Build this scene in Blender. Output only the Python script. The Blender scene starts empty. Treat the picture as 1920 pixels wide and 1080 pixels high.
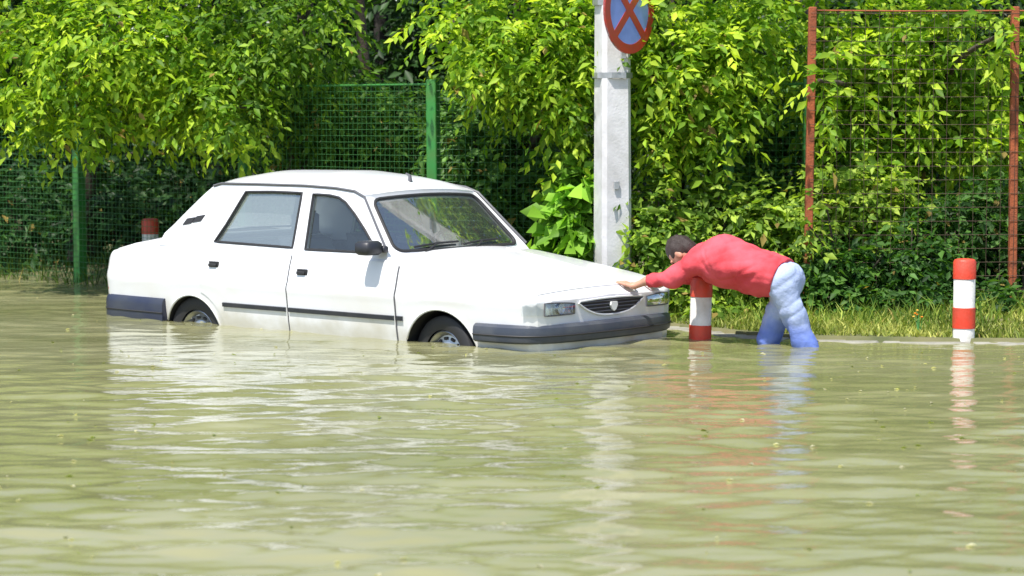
import bpy, math, random
import numpy as np
from mathutils import Vector, Matrix
from mathutils.geometry import delaunay_2d_cdt

# ------------------------------------------------------------------ camera, sky, sun, exposure
scene = bpy.context.scene
COL = scene.collection
CAM_H, PITCH, FPX = 1.56, 0.0762, 4428.0          # metres above the water, radians down, focal length in photo pixels
cam_data = bpy.data.cameras.new('camera')
cam_data.sensor_width = 36.0
cam_data.lens = FPX / 1920.0 * 36.0
cam_data.clip_start, cam_data.clip_end = 0.1, 1500
cam_data.dof.use_dof = True
cam_data.dof.focus_distance = 15.7
cam_data.dof.aperture_fstop = 3.2
cam = bpy.data.objects.new('camera', cam_data)
cam.location = (0, 0, CAM_H)
cam.rotation_euler = (math.pi / 2 - PITCH, 0, 0)
COL.objects.link(cam)
scene.camera = cam

SUN_DIR = Vector((-0.24, -0.38, 0.90)).normalized()   # towards the sun
world = bpy.data.worlds.new('World')
scene.world = world
world.use_nodes = True
wn = world.node_tree
bg = wn.nodes['Background']
sky = wn.nodes.new('ShaderNodeTexSky')
sky.sky_type = 'NISHITA'
sky.sun_disc = False
sky.sun_elevation = math.asin(SUN_DIR.z)
sky.sun_rotation = math.atan2(SUN_DIR.x, SUN_DIR.y)
sky.air_density, 1.0, 8.0, 0.5
wn.links.new(sky.outputs[0], bg.inputs[0])
bg.inputs[1].default_value = 0.14
sun_data = bpy.data.lights.new('sun', 'SUN')
sun_data.energy = 4.6
sun_data.angle = math.radians(1.2)
sun_data.color = (1.0, 0.955, 0.88)
sun = bpy.data.objects.new('sun', sun_data)
sun.rotation_euler = SUN_DIR.to_track_quat('Z', 'Y').to_euler()
COL.objects.link(sun)
scene.view_settings.view_transform = 'Standard'
scene.view_settings.look = 'None'
scene.view_settings.exposure = 0.68
scene.view_settings.gamma = 1.0
scene.view_settings.use_curve_mapping = False
scene.cycles.max_bounces = 8
scene.cycles.transparent_max_bounces = 12
scene.cycles.use_denoising = True

R = np.random.RandomState(7)
random.seed(7)


def at(u, v, D):
    """photo pixel and ground distance -> world point"""
    x, zz = (u - 960) / FPX, (540 - v) / FPX
    y = math.cos(PITCH) + zz * math.sin(PITCH)
    z = -math.sin(PITCH) + zz * math.cos(PITCH)
    t = D / y
    return np.array([x * t, D, CAM_H + z * t])


# ------------------------------------------------------------------ materials
MATS = {}


def material(name, color, rough=0.5, metal=0.0, spec=0.5, noise=0.0, nscale=8.0, bump=0.0, bscale=40.0, coat=0.0, dirt=None):
    m = bpy.data.materials.new(name)
    m.use_nodes = True
    nt = m.node_tree
    b = nt.nodes['Principled BSDF']
    b.inputs['Base Color'].default_value = (*color, 1)
    b.inputs['Roughness'].default_value = rough
    b.inputs['Metallic'].default_value = metal
    b.inputs['Specular IOR Level'].default_value = spec
    b.inputs['Coat Weight'].default_value = coat
    b.inputs['Coat Roughness'].default_value = 0.05
    tc = nt.nodes.new('ShaderNodeTexCoord')
    if noise > 0:
        n = nt.nodes.new('ShaderNodeTexNoise')
        n.inputs['Scale'].default_value = nscale
        n.inputs['Detail'].default_value = 6
        nt.links.new(tc.outputs['Object'], n.inputs['Vector'])
        mx = nt.nodes.new('ShaderNodeMix')
        mx.data_type = 'RGBA'
        d = dirt or tuple(c * (1 - noise) for c in color)
        mx.inputs['A'].default_value = (*color, 1)
        mx.inputs['B'].default_value = (*d, 1)
        rp = nt.nodes.new('ShaderNodeValToRGB')
        rp.color_ramp.elements[0].position = 0.38
        rp.color_ramp.elements[1].position = 0.72
        nt.links.new(n.outputs['Fac'], rp.inputs['Fac'])
        nt.links.new(rp.outputs['Color'], mx.inputs['Factor'])
        nt.links.new(mx.outputs['Result'], b.inputs['Base Color'])
    if bump > 0:
        n2 = nt.nodes.new('ShaderNodeTexNoise')
        n2.inputs['Scale'].default_value = bscale
        n2.inputs['Detail'].default_value = 5
        nt.links.new(tc.outputs['Object'], n2.inputs['Vector'])
        bp = nt.nodes.new('ShaderNodeBump')
        bp.inputs['Strength'].default_value = bump
        bp.inputs['Distance'].default_value = 0.01
        nt.links.new(n2.outputs['Fac'], bp.inputs['Height'])
        nt.links.new(bp.outputs['Normal'], b.inputs['Normal'])
    MATS[name] = m
    return m


def leaf_material(name, trans=0.35, rough=0.42):
    m = bpy.data.materials.new(name)
    m.use_nodes = True
    nt = m.node_tree
    b = nt.nodes['Principled BSDF']
    b.inputs['Roughness'].default_value = rough
    b.inputs['Specular IOR Level'].default_value = 0.3
    a = nt.nodes.new('ShaderNodeAttribute')
    a.attribute_name = 'tint'
    t = nt.nodes.new('ShaderNodeBsdfTranslucent')
    g = nt.nodes.new('ShaderNodeMix')
    g.data_type = 'RGBA'
    g.blend_type = 'MULTIPLY'
    g.inputs['Factor'].default_value = 1
    g.inputs['B'].default_value = (1.25, 1.3, 0.5, 1)
    mix = nt.nodes.new('ShaderNodeMixShader')
    mix.inputs[0].default_value = trans
    nt.links.new(a.outputs['Color'], b.inputs['Base Color'])
    nt.links.new(a.outputs['Color'], g.inputs['A'])
    nt.links.new(g.outputs['Result'], t.inputs['Color'])
    nt.links.new(b.outputs[0], mix.inputs[1])
    nt.links.new(t.outputs[0], mix.inputs[2])
    nt.links.new(mix.outputs[0], nt.nodes['Material Output'].inputs['Surface'])
    MATS[name] = m
    return m


def glass_material(name, tint, base=0.10, edge=0.75, pale_sheen=0.0):
    m = bpy.data.materials.new(name)
    m.use_nodes = True
    nt = m.node_tree
    nt.nodes.remove(nt.nodes['Principled BSDF'])
    tr = nt.nodes.new('ShaderNodeBsdfTransparent')
    tr.inputs[0].default_value = (*tint, 1)
    gl = nt.nodes.new('ShaderNodeBsdfGlossy')
    gl.inputs['Roughness'].default_value = 0.02
    lw = nt.nodes.new('ShaderNodeLayerWeight')
    lw.inputs['Blend'].default_value = 0.35
    mr = nt.nodes.new('ShaderNodeMapRange')
    mr.inputs['To Min'].default_value = base
    mr.inputs['To Max'].default_value = edge
    df = nt.nodes.new('ShaderNodeBsdfDiffuse')
    df.inputs[0].default_value = (0.62, 0.70, 0.64, 1)  # pale diffuse share mixed in to imitate sky reflected in the panes
    dm = nt.nodes.new('ShaderNodeMixShader')
    dm.inputs[0].default_value = pale_sheen
    nt.links.new(tr.outputs[0], dm.inputs[1])
    nt.links.new(df.outputs[0], dm.inputs[2])
    mix = nt.nodes.new('ShaderNodeMixShader')
    nt.links.new(lw.outputs['Fresnel'], mr.inputs['Value'])
    nt.links.new(mr.outputs[0], mix.inputs[0])
    nt.links.new(dm.outputs[0], mix.inputs[1])
    nt.links.new(gl.outputs[0], mix.inputs[2])
    nt.links.new(mix.outputs[0], nt.nodes['Material Output'].inputs['Surface'])
    MATS[name] = m
    return m


def two_tone(name, c1, c2, c3, scale, rough=0.9, bump=0.3):
    """ground-like material: three colours mixed by noise"""
    m = bpy.data.materials.new(name)
    m.use_nodes = True
    nt = m.node_tree
    b = nt.nodes['Principled BSDF']
    b.inputs['Roughness'].default_value = rough
    tc = nt.nodes.new('ShaderNodeTexCoord')
    n = nt.nodes.new('ShaderNodeTexNoise')
    n.inputs['Scale'].default_value = scale
    n.inputs['Detail'].default_value = 8
    nt.links.new(tc.outputs['Object'], n.inputs['Vector'])
    rp = nt.nodes.new('ShaderNodeValToRGB')
    e = rp.color_ramp.elements
    e[0].position, e[1].position = 0.3, 0.7
    e[0].color, e[1].color = (*c1, 1), (*c3, 1)
    k = rp.color_ramp.elements.new(0.5)
    k.color = (*c2, 1)
    nt.links.new(n.outputs['Fac'], rp.inputs['Fac'])
    nt.links.new(rp.outputs['Color'], b.inputs['Base Color'])
    bp = nt.nodes.new('ShaderNodeBump')
    bp.inputs['Strength'].default_value = bump
    bp.inputs['Distance'].default_value = 0.02
    nt.links.new(n.outputs['Fac'], bp.inputs['Height'])
    nt.links.new(bp.outputs['Normal'], b.inputs['Normal'])
    MATS[name] = m
    return m


material('paint', (0.70, 0.708, 0.735), rough=0.24, spec=0.5, coat=0.4, noise=0.10, nscale=2.2, dirt=(0.66, 0.65, 0.63))
material('black_plastic', (0.016, 0.018, 0.026), rough=0.45, noise=0.35, nscale=9, dirt=(0.03, 0.03, 0.036))
material('bumper_plastic', (0.036, 0.044, 0.064), rough=0.42, noise=0.3, nscale=6, dirt=(0.075, 0.08, 0.09))
material('bumper_navy', (0.020, 0.025, 0.052), rough=0.42, noise=0.3, nscale=6, dirt=(0.04, 0.045, 0.06))
material('rubber', (0.018, 0.018, 0.02), rough=0.65)
material('seal_grey', (0.10, 0.10, 0.11), rough=0.5)
material('chrome', (0.75, 0.76, 0.78), rough=0.12, metal=1.0)
material('steel_rim', (0.45, 0.46, 0.48), rough=0.3, metal=0.8, noise=0.4, nscale=12)
material('lamp_red', (0.40, 0.012, 0.012), rough=0.15, spec=0.6)
material('lamp_orange', (0.75, 0.22, 0.02), rough=0.15, spec=0.6)
material('interior_grey', (0.15, 0.155, 0.16), rough=0.8, noise=0.3, nscale=20)
material('seat_cloth', (0.17, 0.175, 0.19), rough=0.9, bump=0.3, bscale=160)
material('trim_pale', (0.34, 0.36, 0.35), rough=0.75)
glass_material('glass_side', (0.86, 0.92, 0.89), base=0.26, edge=0.85, pale_sheen=0.20)
glass_material('glass_open', (0.85, 0.90, 0.88), base=0.10, edge=0.6, pale_sheen=0.03)
glass_material('glass_front', (0.90, 0.95, 0.92), base=0.36, edge=0.85, pale_sheen=0.06)
glass_material('glass_lamp', (0.92, 0.95, 0.97), base=0.12, edge=0.7)
material('white_plate', (0.78, 0.78, 0.76), rough=0.4)
material('shirt_red', (0.66, 0.085, 0.110), rough=0.9, noise=0.35, nscale=5, dirt=(0.50, 0.030, 0.04), bump=0.6, bscale=24)
material('jeans', (0.40, 0.47, 0.68), rough=0.9, noise=0.4, nscale=30, dirt=(0.33, 0.41, 0.64), bump=0.5, bscale=34)
material('skin', (0.52, 0.26, 0.17), rough=0.55, noise=0.15, nscale=14)
material('hair', (0.030, 0.018, 0.014), rough=0.55, bump=0.8, bscale=150)
material('eye_dark', (0.02, 0.015, 0.012), rough=0.2)
material('concrete', (0.62, 0.61, 0.62), rough=0.85, noise=0.35, nscale=5, dirt=(0.44, 0.43, 0.42), bump=0.25, bscale=60)
material('kerb_concrete', (0.30, 0.29, 0.24), rough=0.9, noise=0.4, nscale=6, bump=0.5, bscale=50)
material('red_paint', (0.68, 0.048, 0.020), rough=0.5, noise=0.25, nscale=9, dirt=(0.46, 0.075, 0.045), bump=0.3, bscale=60)
material('flower_yellow', (0.65, 0.42, 0.06), rough=0.6)
material('white_paint', (0.78, 0.77, 0.75), rough=0.55, noise=0.2, nscale=9, dirt=(0.55, 0.52, 0.46), bump=0.3, bscale=60)
material('sign_red', (0.48, 0.035, 0.025), rough=0.35, noise=0.3, nscale=16, dirt=(0.34, 0.05, 0.04))
material('sign_blue', (0.24, 0.33, 0.80), rough=0.35, noise=0.2, nscale=10)
material('galvanised', (0.42, 0.43, 0.44), rough=0.45, metal=0.6, noise=0.3, nscale=20)
material('fence_green', (0.030, 0.20, 0.035), rough=0.45, noise=0.3, nscale=7, dirt=(0.06, 0.16, 0.03))
material('wire_green', (0.028, 0.12, 0.030), rough=0.5)
material('rust', (0.34, 0.085, 0.028), rough=0.8, noise=0.6, nscale=9, dirt=(0.16, 0.045, 0.02), bump=0.5, bscale=70)
material('wire_rust', (0.075, 0.05, 0.03), rough=0.8)
material('bark', (0.085, 0.065, 0.048), rough=0.95, noise=0.5, nscale=9, bump=1.0, bscale=30)
material('bark_dark', (0.035, 0.030, 0.026), rough=0.95, noise=0.5, nscale=9, bump=1.0, bscale=30)
leaf_material('leaf_bright', 0.46, 0.55)
leaf_material('leaf_dark', 0.28, 0.5)
leaf_material('grass_blade', 0.35, 0.6)
two_tone('ground_soil', (0.06, 0.075, 0.025), (0.12, 0.12, 0.05), (0.17, 0.15, 0.075), 3.0)



def stain_tone_low(mat, colour, z0, z1, scale, amount):
    """splashed mud on paint, deeper colour on cloth, near the water line, with a ragged upper edge"""
    nt = MATS[mat].node_tree
    b = nt.nodes['Principled BSDF']
    src = b.inputs['Base Color'].links[0].from_socket
    tc = nt.nodes.new('ShaderNodeTexCoord')
    sp = nt.nodes.new('ShaderNodeSeparateXYZ')
    nz = nt.nodes.new('ShaderNodeTexNoise')
    nz.inputs['Scale'].default_value = scale
    nz.inputs['Detail'].default_value = 7
    ad = nt.nodes.new('ShaderNodeMath')
    ad.operation = 'MULTIPLY_ADD'
    ad.inputs[1].default_value = (z1 - z0) * 1.4
    mr = nt.nodes.new('ShaderNodeMapRange')
    mr.interpolation_type = 'SMOOTHSTEP'
    mr.inputs['From Min'].default_value = z0 + (z1 - z0) * 0.7
    mr.inputs['From Max'].default_value = z1 + (z1 - z0) * 0.7
    mr.inputs['To Min'].default_value = amount
    mr.inputs['To Max'].default_value = 0
    mx = nt.nodes.new('ShaderNodeMix')
    mx.data_type = 'RGBA'
    mx.inputs['B'].default_value = (*colour, 1)
    nt.links.new(tc.outputs['Object'], nz.inputs['Vector'])
    nt.links.new(tc.outputs['Object'], sp.inputs[0])
    nt.links.new(nz.outputs['Fac'], ad.inputs[0])
    nt.links.new(sp.outputs['Z'], ad.inputs[2])
    nt.links.new(ad.outputs[0], mr.inputs['Value'])
    nt.links.new(mr.outputs[0], mx.inputs['Factor'])
    nt.links.new(src, mx.inputs['A'])
    nt.links.new(mx.outputs['Result'], b.inputs['Base Color'])


stain_tone_low('paint', (0.40, 0.37, 0.27), .33, .56, 7, .62)
stain_tone_low('jeans', (0.085, 0.150, 0.50), .42, .66, 6, .85)  # jeans turn a deeper blue towards the bottom
# muddy water: opaque silt-laden body under a mirror-like rippled skin
wm = bpy.data.materials.new('muddy_water')
wm.use_nodes = True
nt = wm.node_tree
wb = nt.nodes['Principled BSDF']
wb.inputs['Roughness'].default_value = 0.06
wb.inputs['IOR'].default_value = 1.38
tc = nt.nodes.new('ShaderNodeTexCoord')
mp = nt.nodes.new('ShaderNodeMapping')
mp.inputs['Scale'].default_value = (0.5, 0.9, 1)
nz = nt.nodes.new('ShaderNodeTexNoise')
nz.inputs['Scale'].default_value = 0.9
nz.inputs['Detail'].default_value = 4
rp = nt.nodes.new('ShaderNodeValToRGB')
rp.color_ramp.elements[0].position, rp.color_ramp.elements[1].position = 0.3, 0.7
rp.color_ramp.elements[0].color = (0.172, 0.174, 0.072, 1)
rp.color_ramp.elements[1].color = (0.255, 0.248, 0.132, 1)
nt.links.new(tc.outputs['Object'], mp.inputs['Vector'])
nt.links.new(mp.outputs[0], nz.inputs['Vector'])
nt.links.new(nz.outputs['Fac'], rp.inputs['Fac'])
nt.links.new(rp.outputs['Color'], wb.inputs['Base Color'])
mp2 = nt.nodes.new('ShaderNodeMapping')
mp2.inputs['Scale'].default_value = (7.0, 16.0, 1)
nz2 = nt.nodes.new('ShaderNodeTexNoise')
nz2.inputs['Scale'].default_value = 1.6
nz2.inputs['Detail'].default_value = 3
bp = nt.nodes.new('ShaderNodeBump')
bp.inputs['Strength'].default_value = 0.35
bp.inputs['Distance'].default_value = 0.006
nt.links.new(tc.outputs['Object'], mp2.inputs['Vector'])
nt.links.new(mp2.outputs[0], nz2.inputs['Vector'])
nt.links.new(nz2.outputs['Fac'], bp.inputs['Height'])
nt.links.new(bp.outputs['Normal'], wb.inputs['Normal'])
MATS['muddy_water'] = wm


# ------------------------------------------------------------------ object helpers
def link(o, parent=None):
    COL.objects.link(o)
    if parent is not None:
        o.parent = parent
    return o


def mesh(name, V, F, mat, parent=None, smooth=True, angle=40, kind=None):
    me = bpy.data.meshes.new(name)
    me.from_pydata([tuple(map(float, v)) for v in V], [], [tuple(int(i) for i in f) for f in F])
    me.materials.append(MATS[mat])
    if smooth:
        me.polygons.foreach_set('use_smooth', [True] * len(me.polygons))
        me.set_sharp_from_angle(angle=math.radians(angle))
    me.update()
    o = link(bpy.data.objects.new(name, me), parent)
    if kind:
        o['kind'] = kind
    return o


def np_mesh(name, V, F, mat, parent=None, tint=None, smooth=False, kind=None):
    """fast mesh from numpy arrays; F is (m, k)"""
    V = np.asarray(V, np.float32)
    F = np.asarray(F, np.int32)
    m, k = F.shape
    me = bpy.data.meshes.new(name)
    me.vertices.add(len(V))
    me.vertices.foreach_set('co', V.ravel())
    me.loops.add(m * k)
    me.loops.foreach_set('vertex_index', F.ravel())
    me.polygons.add(m)
    me.polygons.foreach_set('loop_start', np.arange(0, m * k, k, dtype=np.int32))
    if smooth:
        me.polygons.foreach_set('use_smooth', np.ones(m, bool))
    me.materials.append(MATS[mat])
    if tint is not None:
        a = me.color_attributes.new('tint', 'FLOAT_COLOR', 'POINT')
        c = np.ones((len(V), 4), np.float32)
        c[:, :3] = tint
        a.data.foreach_set('color', c.ravel())
    me.update(calc_edges=True)
    me.validate()
    o = link(bpy.data.objects.new(name, me), parent)
    if kind:
        o['kind'] = kind
    return o


def tag(o, label, cat, group=None):
    o['label'], o['category'] = label, cat
    if group:
        o['group'] = group
    return o


def empty(name, loc, rz=0.0):
    o = bpy.data.objects.new(name, None)
    o.empty_display_size = 0.2
    o.location = loc
    o.rotation_euler = (0, 0, rz)
    return link(o)


def grid(P, close_u=False):
    """(n, m, 3) array -> verts, quads"""
    P = np.asarray(P)
    n, m = P.shape[:2]
    F = []
    for i in range(n if close_u else n - 1):
        for j in range(m - 1):
            a, b = i * m + j, ((i + 1) % n) * m + j
            F.append((a, a + 1, b + 1, b))
    return P.reshape(-1, 3), F


def tube(path, radii, sides=8, cap=True):
    path = np.asarray(path, float)
    n = len(path)
    radii = np.broadcast_to(np.asarray(radii, float), (n,))
    V, F = [], []
    ref = np.array([0, 0, 1.0])
    for i in range(n):
        t = path[min(i + 1, n - 1)] - path[max(i - 1, 0)]
        t /= np.linalg.norm(t) + 1e-9
        r = ref if abs(t @ ref) < 0.95 else np.array([1.0, 0, 0])
        a = np.cross(t, r)
        a /= np.linalg.norm(a)
        b = np.cross(a, t)
        for k in range(sides):
            q = 2 * math.pi * k / sides
            V.append(path[i] + radii[i] * (math.cos(q) * a + math.sin(q) * b))
    for i in range(n - 1):
        for k in range(sides):
            k2 = (k + 1) % sides
            F.append((i * sides + k, i * sides + k2, (i + 1) * sides + k2, (i + 1) * sides + k))
    if cap:
        F.append(tuple(range(sides))[::-1])
        F.append(tuple((n - 1) * sides + k for k in range(sides)))
    return V, F


def loop_tube(pts, r, sides=6):
    """closed tube along a loop of points"""
    P = np.asarray(pts, float)
    n = len(P)
    V, F = [], []
    cen = P.mean(0)
    nrm = np.zeros(3)
    for i in range(n):
        nrm += np.cross(P[i] - cen, P[(i + 1) % n] - cen)
    nrm /= np.linalg.norm(nrm)
    for i in range(n):
        t = P[(i + 1) % n] - P[i - 1]
        t /= np.linalg.norm(t)
        a = np.cross(t, nrm)
        a /= np.linalg.norm(a)
        for k in range(sides):
            q = 2 * math.pi * k / sides
            V.append(P[i] + r * (math.cos(q) * a + math.sin(q) * nrm))
    for i in range(n):
        j = (i + 1) % n
        for k in range(sides):
            k2 = (k + 1) % sides
            F.append((i * sides + k, i * sides + k2, j * sides + k2, j * sides + k))
    return V, F


def box(x0, x1, y0, y1, z0, z1, b=0.0):
    """box with chamfered edges"""
    if b <= 0:
        V = [(x, y, z) for x in (x0, x1) for y in (y0, y1) for z in (z0, z1)]
        return V, [(0, 1, 3, 2), (4, 6, 7, 5), (0, 4, 5, 1), (2, 3, 7, 6), (0, 2, 6, 4), (1, 5, 7, 3)]
    V, F, rings = [], [], []
    for z, i in ((z0, b), (z0 + b, 0), (z1 - b, 0), (z1, b)):
        a0, a1, c0, c1 = x0 + i, x1 - i, y0 + i, y1 - i
        r = [(a0 + b, c0), (a1 - b, c0), (a1, c0 + b), (a1, c1 - b), (a1 - b, c1), (a0 + b, c1), (a0, c1 - b), (a0, c0 + b)]
        rings.append(len(V))
        V += [(x, y, z) for x, y in r]
    for k in range(3):
        for j in range(8):
            F.append((rings[k] + j, rings[k] + (j + 1) % 8, rings[k + 1] + (j + 1) % 8, rings[k + 1] + j))
    F.append(tuple(range(8))[::-1])
    F.append(tuple(range(24, 32)))
    return V, F


def lathe(profile, n=32, axis='z'):
    V, F = [], []
    m = len(profile)
    for i in range(n):
        a = 2 * math.pi * i / n
        for r, h in profile:
            p = (r * math.cos(a), r * math.sin(a), h)
            V.append(p if axis == 'z' else (p[0], p[2], p[1]))
    for i in range(n):
        i2 = (i + 1) % n
        for j in range(m - 1):
            F.append((i * m + j, i2 * m + j, i2 * m + j + 1, i * m + j + 1))
    return V, F


def join(*parts):
    V, F = [], []
    for v, f in parts:
        o = len(V)
        V += [tuple(p) for p in v]
        F += [tuple(i + o for i in q) for q in f]
    return V, F


def catmull(pts, n=10):
    P = np.asarray(pts, float)
    P = np.vstack([2 * P[0] - P[1], P, 2 * P[-1] - P[-2]])
    out = []
    for i in range(1, len(P) - 2):
        for t in np.linspace(0, 1, n, endpoint=False):
            a, b, c, d = P[i - 1:i + 3]
            out.append(0.5 * (2 * b + (c - a) * t + (2 * a - 5 * b + 4 * c - d) * t * t + (3 * b - a - 3 * c + d) * t ** 3))
    out.append(P[-2])
    return np.array(out)


# ------------------------------------------------------------------ ground, water, kerb
KERB = catmull([(-60, 66), (-12, 27.4), (-6, 22.45), (-3.7, 20.5), (-1.3, 18.6), (0.3, 17.35), (1.15, 16.72), (1.62, 16.15),
                (2.2, 15.80), (3.4, 15.66), (6.0, 15.45), (12, 15.2), (60, 15.0)], 14)


def kerb_sd(X, Y):
    """signed distance to the kerb line, positive on the verge side"""
    X, Y = np.asarray(X, float), np.asarray(Y, float)
    best = np.full(X.shape, 1e9)
    sign = np.ones(X.shape)
    for a, b in zip(KERB[:-1], KERB[1:]):
        d = b - a
        L2 = d @ d
        t = np.clip(((X - a[0]) * d[0] + (Y - a[1]) * d[1]) / L2, 0, 1)
        ex, ey = X - (a[0] + t * d[0]), Y - (a[1] + t * d[1])
        q = ex * ex + ey * ey
        s = np.sign(d[0] * ey - d[1] * ex)
        m = q < best
        best = np.where(m, q, best)
        sign = np.where(m, s, sign)
    return np.sqrt(best) * sign


def smooth01(t):
    t = np.clip(t, 0, 1)
    return t * t * (3 - 2 * t)


def ground_z(X, Y, sd=None):
    if sd is None:
        sd = kerb_sd(X, Y)
    left = smooth01((1.0 - np.asarray(X)) / 3.0)
    road = -0.38 + 0.03 * smooth01((sd + 1.0))
    und = 0.015 * np.sin(2.1 * X + 0.7 * Y) + 0.012 * np.sin(1.3 * Y - 3.1 * X + 1) + 0.01 * np.sin(5 * X + 3.3 * Y)
    verge = 0.028 - 0.065 * left + 0.10 * smooth01(sd / 1.7) + 0.1 * left * smooth01(sd / 1.0) + und * smooth01(sd / 0.3)
    verge = verge + 0.25 * smooth01((sd - 3) / 25)
    return np.where(sd < -0.07, road, verge)


def graded(lo, hi, step, far, growth=1.35):
    c = list(np.arange(lo, hi + 1e-6, step))
    a, s = c[-1], step
    while a < far[1]:
        s *= growth
        a += s
        c.append(a)
    a, s = c[0], step
    pre = []
    while a > far[0]:
        s *= growth
        a -= s
        pre.append(a)
    return np.array(pre[::-1] + c)


def sheet(xs, ys, zf):
    X, Y = np.meshgrid(xs, ys, indexing='ij')
    Z = zf(X, Y)
    V = np.stack([X, Y, Z], -1).reshape(-1, 3)
    n, m = X.shape
    i, j = np.meshgrid(np.arange(n - 1), np.arange(m - 1), indexing='ij')
    a = (i * m + j).ravel()
    return V, np.stack([a, a + m, a + m + 1, a + 1], 1)


gx = graded(-7, 7, 0.07, (-420, 420))
gy = graded(14.4, 24, 0.07, (-300, 500))
V, F = sheet(gx, gy, lambda X, Y: ground_z(X, Y))
g = np_mesh('ground', V, F, 'ground_soil', smooth=True, kind='structure')

# water surface: sum of short crossing ripples, crests mostly across the street, plus rings round what stands in it
WAVES = []
wr = np.random.RandomState(3)
for k in range(84):
    lam = 0.080 * (0.70 / 0.080) ** (wr.rand() ** 1.05)
    ang = wr.normal(0, 0.42) + math.pi / 2
    kk = 2 * math.pi / lam
    slope = 0.0192 * (lam / 0.3) ** 0.08
    WAVES.append((kk * math.cos(ang), kk * math.sin(ang), slope / kk, wr.rand() * 6.28))
RINGS = [(1.72, 15.45, 0.20, 0.0042, 0.9), (1.95, 15.4, 0.23, 0.0040, 0.8), (-2.3, 17.4, 0.26, 0.0042, 0.9), (-2.9, 18.0, 0.28, 0.004, 1.0),
         (0.5, 15.0, 0.27, 0.004, 1.0), (3.02, 15.6, 0.15, 0.002, 0.5)]


def water_z(X, Y):
    Z = np.zeros_like(X)
    patch = 0.75 + 0.35 * np.sin(0.9 * X + 0.55 * Y + 1.3) * np.sin(0.62 * Y - 0.4 * X)
    calm = 1.0 - 0.42 * smooth01((Y - 10.5) / 6.0) + 0.30 * smooth01((11.5 - Y) / 3.5)
    for kx, ky, a, p in WAVES:
        Z += a * np.sin(kx * X + ky * Y + p)
    Z *= patch * calm
    for cx, cy, lam, a, dec in RINGS:
        r = np.hypot(X - cx, Y - cy)
        Z += a * np.sin(2 * math.pi * r / lam) * np.exp(-r / dec)
    fade = smooth01((9.0 - np.abs(X)) / 3.0) * smooth01((26 - Y) / 2.0) * smooth01((Y - 3) / 2.0)
    return Z * fade


wx = graded(-6, 6, 0.05, (-400, 400))
wy = graded(7.2, 22.5, 0.024, (-280, 480))
V, F = sheet(wx, wy, water_z)
water = np_mesh('flood_water', V, F, 'muddy_water', smooth=True, kind='structure')

# kerb stones along the verge
kerb = empty('kerb', (0, 0, 0))
kerb['kind'] = 'structure'
seg = np.hypot(*np.diff(KERB, axis=0).T)
arc = np.concatenate([[0], np.cumsum(seg)])


def along(s):
    p = np.array([np.interp(s, arc, KERB[:, 0]), np.interp(s, arc, KERB[:, 1])])
    q = np.array([np.interp(s + 0.02, arc, KERB[:, 0]), np.interp(s + 0.02, arc, KERB[:, 1])])
    t = (q - p) / np.linalg.norm(q - p)
    return p, t


stone_V, stone_F = box(-0.29, 0.29, -0.15, 0.0, -0.40, 0.0, 0.012)
stone_me = bpy.data.meshes.new('kerb_stone')
stone_me.from_pydata(stone_V, [], stone_F)
stone_me.materials.append(MATS['kerb_concrete'])
s0 = arc[np.argmin(np.abs(KERB[:, 0] + 6.5))]
s1 = arc[np.argmin(np.abs(KERB[:, 0] - 6.5))]
s = s0
while s < s1:
    p, t = along(s)
    o = link(bpy.data.objects.new('kerb_stone', stone_me), kerb)
    left = float(smooth01((1.0 - p[0]) / 3.0))
    o.location = (p[0], p[1], 0.010 - 0.055 * left + random.uniform(-0.006, 0.006))
    o.rotation_euler = (random.uniform(-.015, .015), random.uniform(-.008, .008), math.atan2(t[1], t[0]) + random.uniform(-.012, .012))
    s += 0.592


# ------------------------------------------------------------------ foliage tools
def leaf_mesh(name, P, D, N, L, W, tint, mat, parent=None, kind='stuff'):
    """P base points, D unit directions, N unit normals, L lengths, W widths: each leaf two folded triangles"""
    S = np.cross(D, N)
    S /= np.linalg.norm(S, axis=1, keepdims=True) + 1e-9
    L, W = L[:, None], W[:, None]
    N2 = np.cross(S, D)
    b = P
    l = P + D * L * 0.45 + S * W * 0.5 + N2 * W * 0.18
    r = P + D * L * 0.45 - S * W * 0.5 + N2 * W * 0.18
    t = P + D * L - N2 * L * 0.10
    n = len(P)
    V = np.stack([b, l, t, r], 1).reshape(-1, 3)
    i = np.arange(n) * 4
    F = np.concatenate([np.stack([i, i + 2, i + 1], 1), np.stack([i, i + 3, i + 2], 1)])
    return np_mesh(name, V, F, mat, parent, np.repeat(tint, 4, axis=0), kind=kind)


def unit(a):
    return a / (np.linalg.norm(a, axis=-1, keepdims=True) + 1e-9)


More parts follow.
